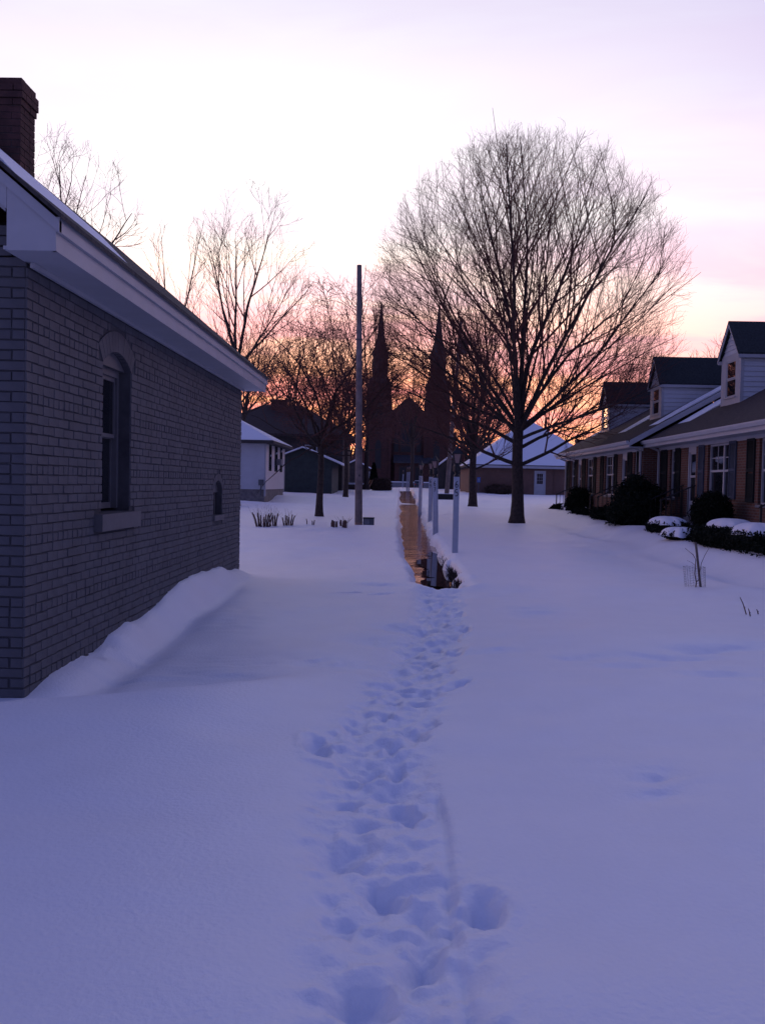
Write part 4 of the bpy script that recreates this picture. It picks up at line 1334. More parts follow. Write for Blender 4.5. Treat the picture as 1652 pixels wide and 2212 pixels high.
class Tree:
    def __init__(self, label, base, fork, r0, env, limbs, counts, seed, group, twig=.0055, curl=.10, up=.30, spread=38, trunk_lean=(0, 0), low=(), name='bare_tree', lim_el=(35, 82), maxlen=.75, cat='tree', twig_len=1.1, lim_r=1.0):
        rg = np.random.default_rng(seed)
        self.rg = rg
        bx, by = base
        g = gz(bx, by)
        root = thing(name, label, cat, (bx, by, g), group)
        ec, er_up, er_dn, erh = np.array(env[0]), env[1], env[2], env[3]
        fz = g + fork
        top = np.array([bx + trunk_lean[0], by + trunk_lean[1], fz])
        nt = 9
        tp, trd = [], []
        for i in range(nt):
            s = i / (nt - 1)
            tp.append(np.array([bx, by, g - .25]) * (1 - s) + top * s + np.array([math.sin(s * 4 + seed) * .04 * fork * .3, 0, 0]) * s * (1 - s) * 4)
            fl = 1 + .62 * math.exp(-s * fork * 2.6)
            trd.append(r0 * fl * (1 - .25 * s))
        MB().tube(tp, trd, 12).build('trunk', 'bark', root, smooth=True)

        def to_env(p, d):
            """distance along d to the crown's envelope"""
            rz_ = er_up if p[2] + d[2] * erh * .5 > ec[2] else er_dn
            sc = np.array([1 / erh, 1 / erh, 1 / rz_])
            o_, v_ = (p - ec) * sc, d * sc
            A, B, C_ = v_ @ v_, 2 * o_ @ v_, o_ @ o_ - 1
            disc = B * B - 4 * A * C_
            if disc <= 0:
                return 0.0
            az_ = math.atan2(d[1], d[0])
            lump_ = 1 + .13 * math.sin(az_ * 3 + seed) * math.cos(d[2] * 5 + seed * 2) + .09 * math.sin(az_ * 7 + d[2] * 9 + seed)
            return max(0.0, (-B + math.sqrt(disc)) / (2 * A)) * lump_

        def poly(p, d, L, m_, cu, ub):
            pts = [p]
            dd = d.copy()
            for i in range(m_ - 1):
                dd = dd + rg.normal(size=3) * cu + np.array([0, 0, ub / (m_ - 1)])
                dd /= np.linalg.norm(dd)
                pts.append(pts[-1] + dd * L / (m_ - 1))
            return np.array(pts)
        lev = {1: [], 2: [], 3: [], 4: [], 5: []}
        M_ = {1: 11, 2: 7, 3: 5, 4: 4, 5: 3}
        K_ = {1: 7, 2: 5, 3: 4, 4: 3, 5: 3}
        # limbs
        for i in range(limbs):
            az = i * 2.39996 + rg.uniform(-.3, .3)
            f_ = (i + .5) / limbs
            el = R(lim_el[1] + (lim_el[0] - lim_el[1]) * f_ + rg.uniform(-6, 6))
            d = np.array([math.cos(az) * math.cos(el), math.sin(az) * math.cos(el), math.sin(el)])
            s0 = 1.0 - .30 * f_ * rg.uniform(.3, 1)
            p = np.array(tp[-1]) * s0 + np.array(tp[0]) * (1 - s0)
            L = max(1.0, to_env(p, d)) * rg.uniform(.90, 1.0)
            lev[1].append((poly(p, d, L, M_[1], curl * .8, up * .7), lim_r * r0 * rg.uniform(.34, .50) * (1.15 - .45 * f_), L))
        for (zf, az, el, L, rr) in low:
            d = np.array([math.sin(R(az)) * math.cos(R(el)), math.cos(R(az)) * math.cos(R(el)), math.sin(R(el))])
            s0 = (zf - g + .25) / (fz - g + .25)
            p = np.array(tp[-1]) * s0 + np.array(tp[0]) * (1 - s0)
            lev[1].append((poly(p, d, L, M_[1], curl * .9, up * 1.2), rr, L))
        for l in range(1, 5):
            nc, t0 = counts[l - 1]
            if not nc:
                continue
            for (pts, rad, L) in lev[l]:
                k = max(2, int(round(nc * (0.55 + .45 * min(1.5, L / (4.0 / l))) + rg.uniform(-.5, .5))))
                for c in range(k):
                    t = t0 + (1 - t0) * (c + rg.uniform(.1, .9)) / k
                    q = t * (len(pts) - 1)
                    a = min(int(q), len(pts) - 2)
                    p = pts[a] + (pts[a + 1] - pts[a]) * (q - a)
                    tg = pts[a + 1] - pts[a]
                    tg = tg / np.linalg.norm(tg)
                    s_ = np.cross(tg, rg.normal(size=3))
                    s_ /= np.linalg.norm(s_)
                    an = R(spread + rg.uniform(-14, 16))
                    d = tg * math.cos(an) + s_ * math.sin(an) + np.array([0, 0, .12])
                    d /= np.linalg.norm(d)
                    de = to_env(p, d)
                    Lc = min(L * maxlen * (1.05 - .55 * t), de * rg.uniform(.85, 1.08))
                    if l >= 3:
                        Lc = min(Lc, twig_len * rg.uniform(.5, 1.2)) if l == 3 else min(Lc, .55 * twig_len * rg.uniform(.4, 1.2))
                    if Lc < .14:
                        if l < 3:
                            continue
                        Lc = rg.uniform(.15, .4)
                    rc = max(twig * (1.25 if l == 3 else 1.0) * (1.9 if l == 2 else 1), rad * (1 - .70 * t) * rg.uniform(.43, .61))
                    lev[l + 1].append((poly(p, d, Lc, M_[l + 1], curl * (1 + .25 * l), up * (1.0 if l < 4 else .6)), rc, Lc))
        CV, CQ, off = [], [], 0
        for l in range(1, 6):
            if not lev[l]:
                continue
            Pn = np.array([b[0] for b in lev[l]])
            end = {1: .16, 2: .22, 3: .4, 4: .55, 5: .6}[l]
            Rn = np.array([b[1] for b in lev[l]])[:, None] * np.linspace(1, end, M_[l])[None, :]
            Rn = np.maximum(Rn, twig * .62)
            if l == 1:
                for i in range(len(Pn)):
                    V, q = batch_tubes(Pn[i:i + 1], Rn[i:i + 1], K_[1])
                    link('limb', np_mesh('limb', V, q), 'bark', root)
            else:
                V, q = batch_tubes(Pn, Rn, K_[l])
                CV.append(V)
                CQ.append(q + off)
                off += len(V)
        link('crown', np_mesh('crown', np.concatenate(CV), np.concatenate(CQ)), 'twig', root)
        self.root = root
        self.n = off


BIG_LIMBS, BIG_SEED = 20, 14
YT, BT = 'bare trees in the yards', 'bare trees far off'
Tree('big round-crowned bare maple, the largest tree on the right', (4.76, 36), 4.3, .265, ((4.9, 36, 8.9), 6.9, 6.6, 6.5), BIG_LIMBS,
     ((9, .18), (6, .15), (4, .15), (2, .2)), BIG_SEED, YT, twig=.0036, curl=.062, up=.14, spread=34, lim_el=(20, 85), lim_r=.80, low=((2.55, -95, 14, 5.2, .09), (2.5, 80, 22, 5.6, .085), (3.2, 60, 25, 5.5, .08), (3.4, -70, 28, 6.2, .09), (3.9, -92, 40, 6.4, .09), (3.9, 95, 35, 6.2, .08)), twig_len=1.5)
Tree('low bushy bare tree with crooked limbs left of the bare pole', (-3.54, 37.5), 3.4, .15, ((-3.2, 37.5, 6.6), 3.9, 3.6, 3.2), 14,
     ((8, .15), (6, .12), (4, .15), (2, .2)), 5, YT, twig=.0062, curl=.17, up=.05, spread=48, lim_el=(4, 78), low=((3.2, -85, 2, 3.8, .05), (2.9, 80, 5, 3.0, .05), (3.3, -110, -12, 3.6, .04), (3.4, 110, 0, 3.2, .045)), twig_len=1.2)
Tree('bare tree with dark forking trunk between lamp post and big maple', (4.23, 52), 3.6, .25, ((4.3, 52, 7.2), 5.0, 4.6, 3.6), 13,
     ((8, .2), (6, .15), (3, .2), (0, 0)), 8, YT, twig=.0068, curl=.06, up=.25, spread=32, lim_el=(25, 84), low=((2.6, 95, 20, 3.2, .07), (2.6, -80, 30, 3.4, .07)), twig_len=1.3)
Tree('slender bare tree beside the dark green garage', (-3.89, 60), 4.4, .16, ((-4.0, 60, 9.0), 5.2, 5.0, 4.2), 12,
     ((8, .15), (6, .15), (3, .2), (0, 0)), 13, YT, twig=.0075, curl=.12, up=.12, spread=42, lim_el=(5, 80), twig_len=1.3)
Tree('tall open bare tree rising behind the low end of the house eave', (-8.65, 45), 7.6, .20, ((-8.0, 45, 12.1), 4.9, 4.2, 3.7), 9,
     ((6, .2), (4, .2), (3, .2), (2, .2)), 21, YT, twig=.0052, curl=.06, up=.22, spread=34, lim_el=(18, 80), twig_len=1.4, low=((5.4, 50, 50, 4.5, .06), (5.0, 70, 25, 4.0, .05)))
Tree('thin bare tree with few upright stems behind the roof slope', (-13.3, 50), 8.6, .12, ((-13.3, 50, 13.4), 4.0, 4.4, 2.0), 6,
     ((5, .2), (4, .2), (3, .2), (0, 0)), 26, YT, twig=.0058, curl=.05, up=.3, spread=28, lim_el=(50, 84), twig_len=1.3)
Tree('bare tree with budded twigs beside the chimney', (-12.2, 30), 7.2, .16, ((-11.9, 30, 10.3), 3.2, 3.3, 2.7), 9,
     ((6, .2), (5, .2), (3, .2), (2, .2)), 33, YT, twig=.0042, curl=.08, up=.2, spread=38, lim_el=(15, 76), twig_len=.9)
Tree('bare tree seen low between the thin tree and the tall open tree', (-11.4, 62), 6.0, .15, ((-11.0, 62, 11.0), 5.0, 5.5, 3.0), 8,
     ((6, .2), (5, .2), (3, .2), (0, 0)), 36, YT, twig=.0075, curl=.07, up=.22, spread=36, lim_el=(30, 80), twig_len=1.3)
far = [
    ('twiggy bare tree directly behind the top of the bare pole', (-3.4, 84), 6.5, .24, ((-3.0, 84, 14.5), 8.0, 8.0, 5.2), 14, 41, .013),
    ('wide bare tree behind the chimneyed house', (-12.5, 98), 7, .26, ((-12.0, 98, 13.0), 8.5, 7.5, 7.0), 14, 42, .014),
    ('bare tree in front of the gap between the church towers', (1.6, 150), 9, .35, ((1.2, 150, 15.5), 9.5, 9.0, 6.5), 13, 43, .020),
    ('bare tree at the right flank of the church', (12.0, 128), 6, .3, ((12.2, 128, 11.0), 8.0, 7.0, 6.0), 13, 44, .018),
    ('bare tree behind the brick garage roof', (19.5, 120), 6, .3, ((20.0, 120, 10.5), 8.0, 7.0, 6.5), 12, 45, .018),
    ('bare tree peeking over the nearest dormers', (32.4, 92), 7, .24, ((32.4, 92, 12.0), 6.4, 6.0, 3.6), 12, 46, .012),
    ('bare tree peeking left of the middle dormer roof', (25.8, 95), 6, .22, ((25.6, 95, 11.2), 5.8, 5.5, 4.0), 12, 47, .012),
    ('bare tree low behind the end of the left house', (-17.0, 92), 6, .25, ((-17.5, 92, 11.0), 6.5, 6.0, 5.5), 13, 48, .013),
    ('bare tree left of the church behind the small house', (-9.5, 135), 7, .3, ((-9.0, 135, 13.5), 9.0, 8.0, 6.5), 13, 49, .019),
    ('bare tree right behind the leaning pole', (8.0, 100), 5.5, .25, ((8.2, 100, 10.5), 7.0, 6.5, 5.0), 13, 50, .014),
    ('bare tree farthest left behind the painted house', (-26.0, 110), 6, .28, ((-26, 110, 12), 8.0, 7.0, 6.5), 12, 51, .016),
    ('bare tree behind the middle row house roof', (29.0, 110), 6, .25, ((28.8, 110, 11.5), 6.5, 6.0, 4.5), 12, 52, .014),
    ('bare tree behind the left church tower', (-11.5, 215), 10, .4, ((-11, 215, 18), 11, 11, 9), 12, 53, .026),
    ('bare tree behind the right church tower', (15.0, 205), 9, .4, ((15.5, 205, 15), 10, 10, 9), 12, 54, .026),
]
for (lab, base, fork, r0, env, nl, seed, tw) in far:
    Tree(lab, base, fork, r0, env, nl, ((6, .15), (5, .15), (3, .2), (0, 0)), seed, BT, twig=tw * .72, curl=.09, up=.18, spread=40, lim_el=(10, 82), twig_len=1.7)

# far-off wood added to block the low sky from window reflections: a mass of upright stems and twigs
wr = np.random.default_rng(77)
nw = 5200
ang = R(-75) + wr.random(nw) * R(150)
dist = 300 + wr.random(nw) * 110
hgt_ = (15 + 4 * wr.random(nw)) * (1 + .35 * vnoise(ang * 22, ang * 0 + 4)) * (.6 + .4 * wr.random(nw))
bx_, by_ = dist * np.sin(ang), dist * np.cos(ang)
pw = np.stack([np.stack([bx_, by_, np.zeros(nw)], -1), np.stack([bx_ + wr.normal(size=nw) * .5, by_, hgt_ * .65], -1), np.stack([bx_ + wr.normal(size=nw) * 1.5, by_, 1 + hgt_], -1)], 1)
rw_ = np.stack([.55 + .4 * wr.random(nw), .85 + .5 * wr.random(nw), np.full(nw, .22)], 1)
Vw, Qw = batch_tubes(pw, rw_, 4)
wood = link('screen_wood', np_mesh('screen_wood', Vw, Qw), 'twig')
tag(wood, 'added dark band of far-off bare woods blocking the low sky', 'woods', kind='stuff')

# ------------------------------------------------------------------ church
CH_ = thing('brick_church', 'dark brick church with two slender spires at the end of the walk', 'church', (1.0, 185, .9))
YC = 185.0


def lancet(parent, x, y, z0, z1, w, name='lancet_window', material='dark_void'):
    zs = z1 - w * .9
    poly = [(x - w / 2, z0), (x + w / 2, z0), (x + w / 2, zs), (x + w * .3, zs + w * .55), (x, z1), (x - w * .3, zs + w * .55), (x - w / 2, zs)]
    f = MB().prism([(px if px == x else x + (px - x) * 1.25, pz + (.15 if pz > zs else (-.12 if pz == z0 else 0))) for px, pz in poly], 'y', y - .10, y + .05).build(name, 'church_stone', parent)
    MB().prism(poly, 'y', y - .13, y - .105).build('pane', material, f)


for (cx, nm) in ((-5.2, 'left'), (7.18, 'right')):
    tw = MB().box(cx - 2.45, cx + 2.45, YC, YC + 4.9, 0, 22.6)
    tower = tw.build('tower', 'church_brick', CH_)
    bt = MB()
    for sx in (-1, 1):
        for sy in (0, 4.9):
            x0 = cx + sx * 2.45
            bt.box(x0 - .28, x0 + .28, YC + sy - .28, YC + sy + .28, 0, 19.5)
            bt.prism([(x0 - .28, 19.5), (x0 + .28, 19.5), (x0, 20.6)], 'y', YC + sy - .28, YC + sy + .28)
    bt.build('buttress', 'church_brick', tower)
    MB().box(cx - 2.6, cx + 2.6, YC - .15, YC + 5.05, 13.2, 13.5).box(cx - 2.6, cx + 2.6, YC - .15, YC + 5.05, 20.2, 20.5).box(cx - 2.62, cx + 2.62, YC - .17, YC + 5.07, 22.6, 22.9).build('string_course', 'church_stone', tower)
    c2 = (cx, YC + 2.45)
    MB().lathe([(3.55, 22.9), (2.55, 24.4)], 4, c2, R(45)).build('shoulder_roof', 'spire_slate', tower)
    MB().lathe([(1.78, 24.0), (1.78, 29.0), (1.98, 29.2), (2.02, 29.6), (1.85, 29.7)], 8, c2, R(22.5)).build('belfry', 'spire_slate', tower)
    for k in range(8):
        a = R(45 * k)
        p0 = Vector((c2[0] + 1.66 * math.cos(a), c2[1] + 1.66 * math.sin(a), 25.2))
        MB().bar(p0, p0 + Vector((0, 0, 3.0)), .62, .08, up=Vector((math.cos(a), math.sin(a), 0))).build('louvre', 'dark_void', tower)
    MB().lathe([(1.88, 29.7), (1.40, 30.9), (1.06, 32.2), (.80, 34.0), (.56, 36.0), (.36, 38.0), (.17, 40.0), (.06, 40.9)], 8, c2, R(22.5)).build('spire', 'spire_slate', tower)
    MB().bar((cx, YC + 2.45, 40.8), (cx, YC + 2.45, 42.2), .07).bar((cx - .32, YC + 2.45, 41.7), (cx + .32, YC + 2.45, 41.7), .07).build('cross', 'black_iron', tower)
    lancet(tower, cx, YC, 14.5, 19.2, 1.3)
    lancet(tower, cx, YC, 5.0, 11.0, 1.1)
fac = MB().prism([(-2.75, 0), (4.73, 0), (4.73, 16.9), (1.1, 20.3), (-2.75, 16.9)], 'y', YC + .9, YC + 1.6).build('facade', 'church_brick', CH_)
lancet(fac, 1.0, YC + .9, 8.6, 15.4, 2.6)
lancet(fac, -1.4, YC + .9, 8.6, 12.6, .9)
lancet(fac, 3.4, YC + .9, 8.6, 12.6, .9)
MB().prism([(-6.5, 13.3), (1.1, 20.6), (8.6, 13.3), (8.6, 12.9), (1.1, 20.2), (-6.5, 12.9)], 'y', YC + 1.7, YC + 42).build('nave_roof', 'spire_slate', CH_)
MB().box(-6.2, 8.3, YC + 5, YC + 42, 0, 13.0).box(9.9, 11.4, YC + 2, YC + 10, 0, 13.0).build('nave_wall', 'church_brick', CH_)
MB().prism([(YC - 2.0, 6.4), (YC + .9, 7.9), (YC + .9, 7.5), (YC - 2.0, 6.1)], 'x', -1.9, 6.0).build('porch_roof', 'spire_slate', CH_)
MB().box(-1.6, 5.7, YC - 1.0, YC + .9, 0, 6.6).build('porch_wall', 'church_brick', CH_)
for dx_ in (.1, 3.45):
    d_ = MB().box(dx_ - .85, dx_ + .85, YC - 1.06, YC - 1.0, 0, 5.6).build('door_case', 'church_stone', CH_)
    MB().box(dx_ - .6, dx_ - .02, YC - 1.12, YC - 1.065, 0, 5.2).build('door_leaf', 'dark_void', d_)
    MB().box(dx_ + .02, dx_ + .6, YC - 1.12, YC - 1.065, 0, 5.2).build('door_leaf', 'dark_void', d_)

rw = thing('retaining_wall', 'low grey wall with snow on top before the church', 'wall', (2, 172, 1))
MB().box(-3.2, 6.6, 172, 172.4, .4, 2.0).build('wall_body', 'concrete', rw)
MB().box(-3.25, 6.65, 171.95, 172.45, 2.003, 2.18).build('snow_cap', 'roof_snow', rw)

car = thing('parked_car', 'small dark car parked before the church seen from behind', 'car', (3.2, 165, 1))
gc = gz(3.2, 165)
cb = MB()
cb.prism([(163.0, gc + .35), (163.0, gc + .95), (163.5, gc + 1.0), (164.0, gc + 1.42), (165.6, gc + 1.45), (166.3, gc + 1.0), (167.3, gc + .85), (167.4, gc + .35)], 'x', 2.35, 4.0)
cb.build('body', 'car_paint', car)
MB().add([(2.55, 163.48, gc + 1.02), (3.8, 163.48, gc + 1.02), (3.72, 163.93, gc + 1.38), (2.63, 163.93, gc + 1.38)], [(0, 1, 2, 3)]).build('rear_window', 'glass', car)
for x0 in (2.38, 3.74):
    MB().box(x0, x0 + .23, 162.96, 163.02, gc + .72, gc + .9).build('tail_light', 'tail_red', car)
for x0 in (2.37, 3.79):
    for y0 in (163.8, 166.5):
        MB().tube([(x0, y0, gc + .32), (x0 + .2, y0, gc + .32)], .32, 14).build('wheel', 'rubber', car)
MB().box(2.45, 3.9, 164.1, 165.5, gc + 1.452, gc + 1.54).build('snow_cap', 'roof_snow', car)

# ------------------------------------------------------------------ back garage with snowy hip roof (right)
G = thing('brick_garage', 'low brick building with white door under a big snowy hip roof', 'building', (12, 79, 1))
gx0, gx1, gy0, gy1 = 6.2, 18.4, 79.0, 93.0
mbg = MB()
for (a, b, z0, z1) in ((gx0, 11.95, 0, 3.45), (12.97, gx1, 0, 3.45), (11.95, 12.97, 3.12, 3.45)):
    mbg.box(a, b, gy0, gy0 + .25, z0, z1)
mbg.box(gx0, gx0 + .25, gy0 + .25, gy1, 0, 3.45).box(gx1 - .25, gx1, gy0 + .25, gy1, 0, 3.45).box(gx0 + .25, gx1 - .25, gy1 - .25, gy1, 0, 3.45)
mbg.build('wall', 'garage_brick', G)
oh = .45
e = [(gx0 - oh, gy0 - oh), (gx1 + oh, gy0 - oh), (gx1 + oh, gy1 + oh), (gx0 - oh, gy1 + oh)]
ap = [(12.3, 86.2), (12.3, 86.9)]
for (z0, nm, mt, ins) in ((3.50, 'roof', 'shingle', 0.0), (3.62, 'snow_cap', 'roof_snow', .12)):
    v = [(p[0] + (ins if i in (0, 3) else -ins), p[1] + (ins if i < 2 else -ins), z0) for i, p in enumerate(e)]
    zt = 8.15 if nm == 'roof' else 8.30
    vs_ = v + [(p[0], p[1], z0 - .12 if nm == 'roof' else z0 - .02) for p in v] + [(ap[0][0], ap[0][1], zt), (ap[1][0], ap[1][1], zt)]
    MB().add(vs_, [(0, 1, 8), (1, 2, 9, 8), (2, 3, 9), (3, 0, 8, 9), (0, 4, 5, 1), (1, 5, 6, 2), (2, 6, 7, 3), (3, 7, 4, 0), (7, 6, 5, 4)]).build(nm, mt, G)
MB().box(gx0 - oh, gx1 + oh, gy0 - oh - .03, gy0 - oh + .0, 3.30, 3.52).build('fascia', 'white_trim', G)
zg = .95
gd = MB().box(11.95, 12.07, gy0 - .03, gy0 + .1, zg, 3.12).box(12.85, 12.97, gy0 - .03, gy0 + .1, zg, 3.12).box(12.07, 12.85, gy0 - .03, gy0 + .1, 3.0, 3.12).build('door', 'white_trim', G)
lf = MB().box(12.07, 12.85, gy0 + .02, gy0 + .06, zg, zg + .98).box(12.07, 12.20, gy0 + .02, gy0 + .06, zg + .98, 3.0).box(12.72, 12.85, gy0 + .02, gy0 + .06, zg + .98, 3.0).box(12.20, 12.72, gy0 + .02, gy0 + .06, 2.86, 3.0)
for i in (1, 2):
    lf.box(12.20 + .173 * i - .012, 12.20 + .173 * i + .012, gy0 + .022, gy0 + .058, zg + .98, 2.86)
    lf.box(12.20, 12.72, gy0 + .024, gy0 + .056, zg + .98 + .31 * i - .012, zg + .98 + .31 * i + .012)
lf.build('leaf', 'white_trim', gd)
for i in range(3):
    for j in range(3):
        MB().box(12.215 + .173 * i, 12.36 + .173 * i, gy0 + .045, gy0 + .05, zg + 1.0 + .31 * j, zg + 1.27 + .31 * j).build('pane', 'glass', gd)
MB().bar((13.7, gy0 - .05, .9), (13.7, gy0 - .05, 3.4), .06, .05, up=Vector((1, 0, 0))).build('downspout', 'garage_brick', G)
sg = thing('parking_sign', 'small blue sign on a thin post before the low brick building', 'sign', (6.85, 78, 1))
MB().tube([(6.85, 78, .6), (6.85, 78, 2.35)], .03, 6).build('post', 'box_grey', sg)
MB().box(6.70, 7.0, 77.94, 77.96, 1.95, 2.42).build('panel', 'sign_blue', sg)
MB().lathe([(.07, 2.12), (.07, 2.121)], 10, (6.85, 77.93)).box(6.82, 6.88, 77.93, 77.939, 2.12, 2.3).box(6.80, 6.92, 77.93, 77.939, 2.05, 2.10).build('symbol', 'white_trim', sg)
for i, (sx, sy, r) in enumerate(((8.9, 77.6, (1.1, .8, .38)), (8.0, 78.0, (.6, .5, .3)))):
    pass
bush('dry_shrub', 'brown twiggy shrub at the brick wall behind the big maple', 'bush', (8.7, 78.2, 1.3), (1.3, .5, .5), 1600, .08, 'hedge_brown')

# dark gable shed right of the church
S = thing('dark_shed', 'dark shed with snow-edged gable roof behind the leaning pole', 'shed', (6.4, 110, 1))
MB().prism([(4.5, 0), (8.3, 0), (8.3, 3.9), (6.1, 5.15), (4.5, 4.0)], 'y', 110, 118).build('wall', 'dark_wall', S)
MB().add([(4.1, 109.7, 3.75), (6.1, 109.7, 5.3), (6.1, 118.3, 5.3), (4.1, 118.3, 3.75), (4.1, 109.7, 3.95), (6.1, 109.7, 5.5), (6.1, 118.3, 5.5), (4.1, 118.3, 3.95)],
         [(0, 1, 2, 3), (7, 6, 5, 4), (0, 4, 5, 1), (1, 5, 6, 2), (2, 6, 7, 3), (3, 7, 4, 0)]).build('roof', 'roof_snow', S)
MB().add([(8.7, 109.7, 3.7), (6.1, 109.7, 5.3), (6.1, 118.3, 5.3), (8.7, 118.3, 3.7), (8.7, 109.7, 3.9), (6.1, 109.7, 5.5), (6.1, 118.3, 5.5), (8.7, 118.3, 3.9)],
         [(0, 1, 2, 3), (7, 6, 5, 4), (0, 4, 5, 1), (1, 5, 6, 2), (2, 6, 7, 3), (3, 7, 4, 0)]).build('roof', 'roof_snow', S)
MB().box(5.3, 7.4, 109.9, 109.98, 0.5, 3.4).build('door', 'dark_void', S)

# ------------------------------------------------------------------ houses on the left behind
W = thing('white_house', 'small white clapboard house with snowy roof beyond the painted house', 'house', (-9, 52, .6))
wx0, wx1, wy0, wy1 = -16.0, -8.2, 52.0, 60.3
MB().box(wx0 + .05, wx1 - .05, wy0 + .05, wy1 - .05, 0, 1.16).build('foundation', 'foundation', W)
core = MB().box(wx0 + .02, wx1 - .02, wy0 + .02, wy1 - .02, 1.16, 4.0).build('wall', 'white_siding', W)
cl = MB()
k = 0
z = 1.16
while z < 3.98:
    z1 = min(z + .115, 4.0)
    cl.add([(wx0, wy0 - .012, z), (wx1 + .0, wy0 - .012, z), (wx1, wy0 + .012, z1), (wx0, wy0 + .012, z1)], [(0, 1, 2, 3)])
    cl.add([(wx0, wy0 - .012, z), (wx1, wy0 - .012, z), (wx1, wy0 + .015, z), (wx0, wy0 + .015, z)], [(0, 1, 2, 3)])
    cl.add([(wx1 + .012, wy0, z), (wx1 + .012, wy1, z), (wx1 - .012, wy1, z1), (wx1 - .012, wy0, z1)], [(0, 1, 2, 3)])
    cl.add([(wx1 + .012, wy0, z), (wx1 + .012, wy1, z), (wx1 - .015, wy1, z), (wx1 - .015, wy0, z)], [(0, 1, 2, 3)])
    z = z1
o = cl.build('clapboards', 'white_siding', W)
o['kind'] = 'stuff'
MB().box(wx1 - .06, wx1 + .03, wy0 - .035, wy0 + .06, .75, 4.0).build('corner_board', 'white_trim', W)
MB().box(wx1 - .06, wx1 + .03, wy1 - .06, wy1 + .035, 1.0, 4.0).build('corner_board', 'white_trim', W)
e = [(wx0 - .5, wy0 - .5), (wx1 + .55, wy0 - .5), (wx1 + .55, wy1 + .5), (wx0 - .5, wy1 + .5)]
for (z0, zt, nm, mt, th) in ((4.05, 6.2, 'roof', 'shingle', .14), (4.13, 6.34, 'snow_cap', 'roof_snow', .03)):
    v = [(p[0], p[1], z0) for p in e]
    ins = 0 if nm == 'roof' else .08
    v = [(p[0] + (ins if i in (0, 3) else -ins), p[1] + (ins if i < 2 else -ins), z0) for i, p in enumerate(v)]
    vs_ = v + [(p[0], p[1], z0 - th) for p in v] + [(-12.2, 56.15, zt), (-12.0, 56.15, zt)]
    MB().add(vs_, [(0, 1, 9, 8), (1, 2, 9), (2, 3, 8, 9), (3, 0, 8), (0, 4, 5, 1), (1, 5, 6, 2), (2, 6, 7, 3), (3, 7, 4, 0), (7, 6, 5, 4)]).build(nm, mt, W)
for (a, b) in ((53.35, 54.15), (55.75, 56.75), (58.1, 59.0)):
    f = MB().box(wx1 + .0, wx1 + .05, a, b, 2.3, 3.92).build('window', 'shutter_green', W)
    MB().box(wx1 + .052, wx1 + .06, a + .12, b - .12, 2.4, 3.82).build('pane', 'glass', f)
ac = MB().box(wx1 + .07, wx1 + .40, 55.95, 56.75, 2.72, 3.10).build('air_conditioner', 'concrete', W)
MB().box(-8.58, -8.30, 51.85, 51.97, 1.40, 1.75).build('meter_box', 'box_grey', W)
MB().bar((-8.44, 51.92, .8), (-8.44, 51.92, 1.40), .05).build('conduit', 'box_grey', W)

DH = thing('dark_house', 'taller house with dark hip roof and wide chimney behind the white house', 'house', (-11, 75, .9))
MB().box(-17.5, -5.2, 75.5, 86, 0, 5.9).build('wall', 'dark_wall', DH)
v = [(-18.2, 74.8, 5.8), (-4.4, 74.8, 5.8), (-4.4, 86.7, 5.8), (-18.2, 86.7, 5.8)]
MB().add(v + [(p[0], p[1], 5.6) for p in v] + [(-13.0, 80.5, 8.75), (-9.4, 80.5, 8.75)], [(0, 1, 9, 8), (1, 2, 9), (2, 3, 8, 9), (3, 0, 8), (0, 4, 5, 1), (1, 5, 6, 2), (2, 6, 7, 3), (3, 7, 4, 0), (7, 6, 5, 4)]).build('roof', 'shingle_brown', DH)
MB().box(-12.1, -10.7, 79.4, 80.4, 7.6, 9.0).box(-12.2, -10.6, 79.3, 80.5, 9.0, 9.15).build('chimney', 'chimney_brick', DH)
for a in (-15.5, -8.5):
    f = MB().box(a, a + 1.1, 75.42, 75.49, 3.2, 4.9).build('window', 'white_trim', DH)
    MB().box(a + .1, a + 1.0, 75.38, 75.415, 3.3, 4.8).build('pane', 'glass', f)

GG = thing('green_garage', 'dark green board garage with snow along its roof edge', 'garage', (-7.5, 68, .8))
MB().prism([(-10.4, 0), (-5.5, 0), (-5.5, 3.35), (-7.8, 4.25), (-10.4, 3.3)], 'y', 68.1, 75).build('wall', 'garage_green', GG)
for i in range(20):
    x0 = -10.4 + i * .245
    xm = x0 + .12
    zt = 4.25 - abs(xm + 7.8) * .39 - .03
    MB().box(x0 + .008, x0 + .237, 68.06, 68.097, 0.4, zt).build('board', 'garage_green', GG)
for (xa, za, xb, zb_) in ((-4.75, 3.0, -7.8, 4.28), (-10.9, 3.05, -7.8, 4.28)):
    MB().add([(xa, 67.75, za), (xb, 67.75, zb_), (xb, 75.2, zb_), (xa, 75.2, za), (xa, 67.75, za + .06), (xb, 67.75, zb_ + .06), (xb, 75.2, zb_ + .06), (xa, 75.2, za + .06)],
             [(0, 1, 2, 3), (7, 6, 5, 4), (0, 4, 5, 1), (1, 5, 6, 2), (2, 6, 7, 3), (3, 7, 4, 0)]).build('roof', 'shingle', GG)
    MB().add([(xa, 67.80, za + .064), (xb, 67.80, zb_ + .064), (xb, 75.2, zb_ + .064), (xa, 75.2, za + .064), (xa + .05, 67.82, za + .20), (xb, 67.82, zb_ + .20), (xb, 75.2, zb_ + .20), (xa + .05, 75.2, za + .20)],
             [(0, 1, 2, 3), (7, 6, 5, 4), (0, 4, 5, 1), (1, 5, 6, 2), (2, 6, 7, 3), (3, 7, 4, 0)]).build('snow_cap', 'roof_snow', GG)

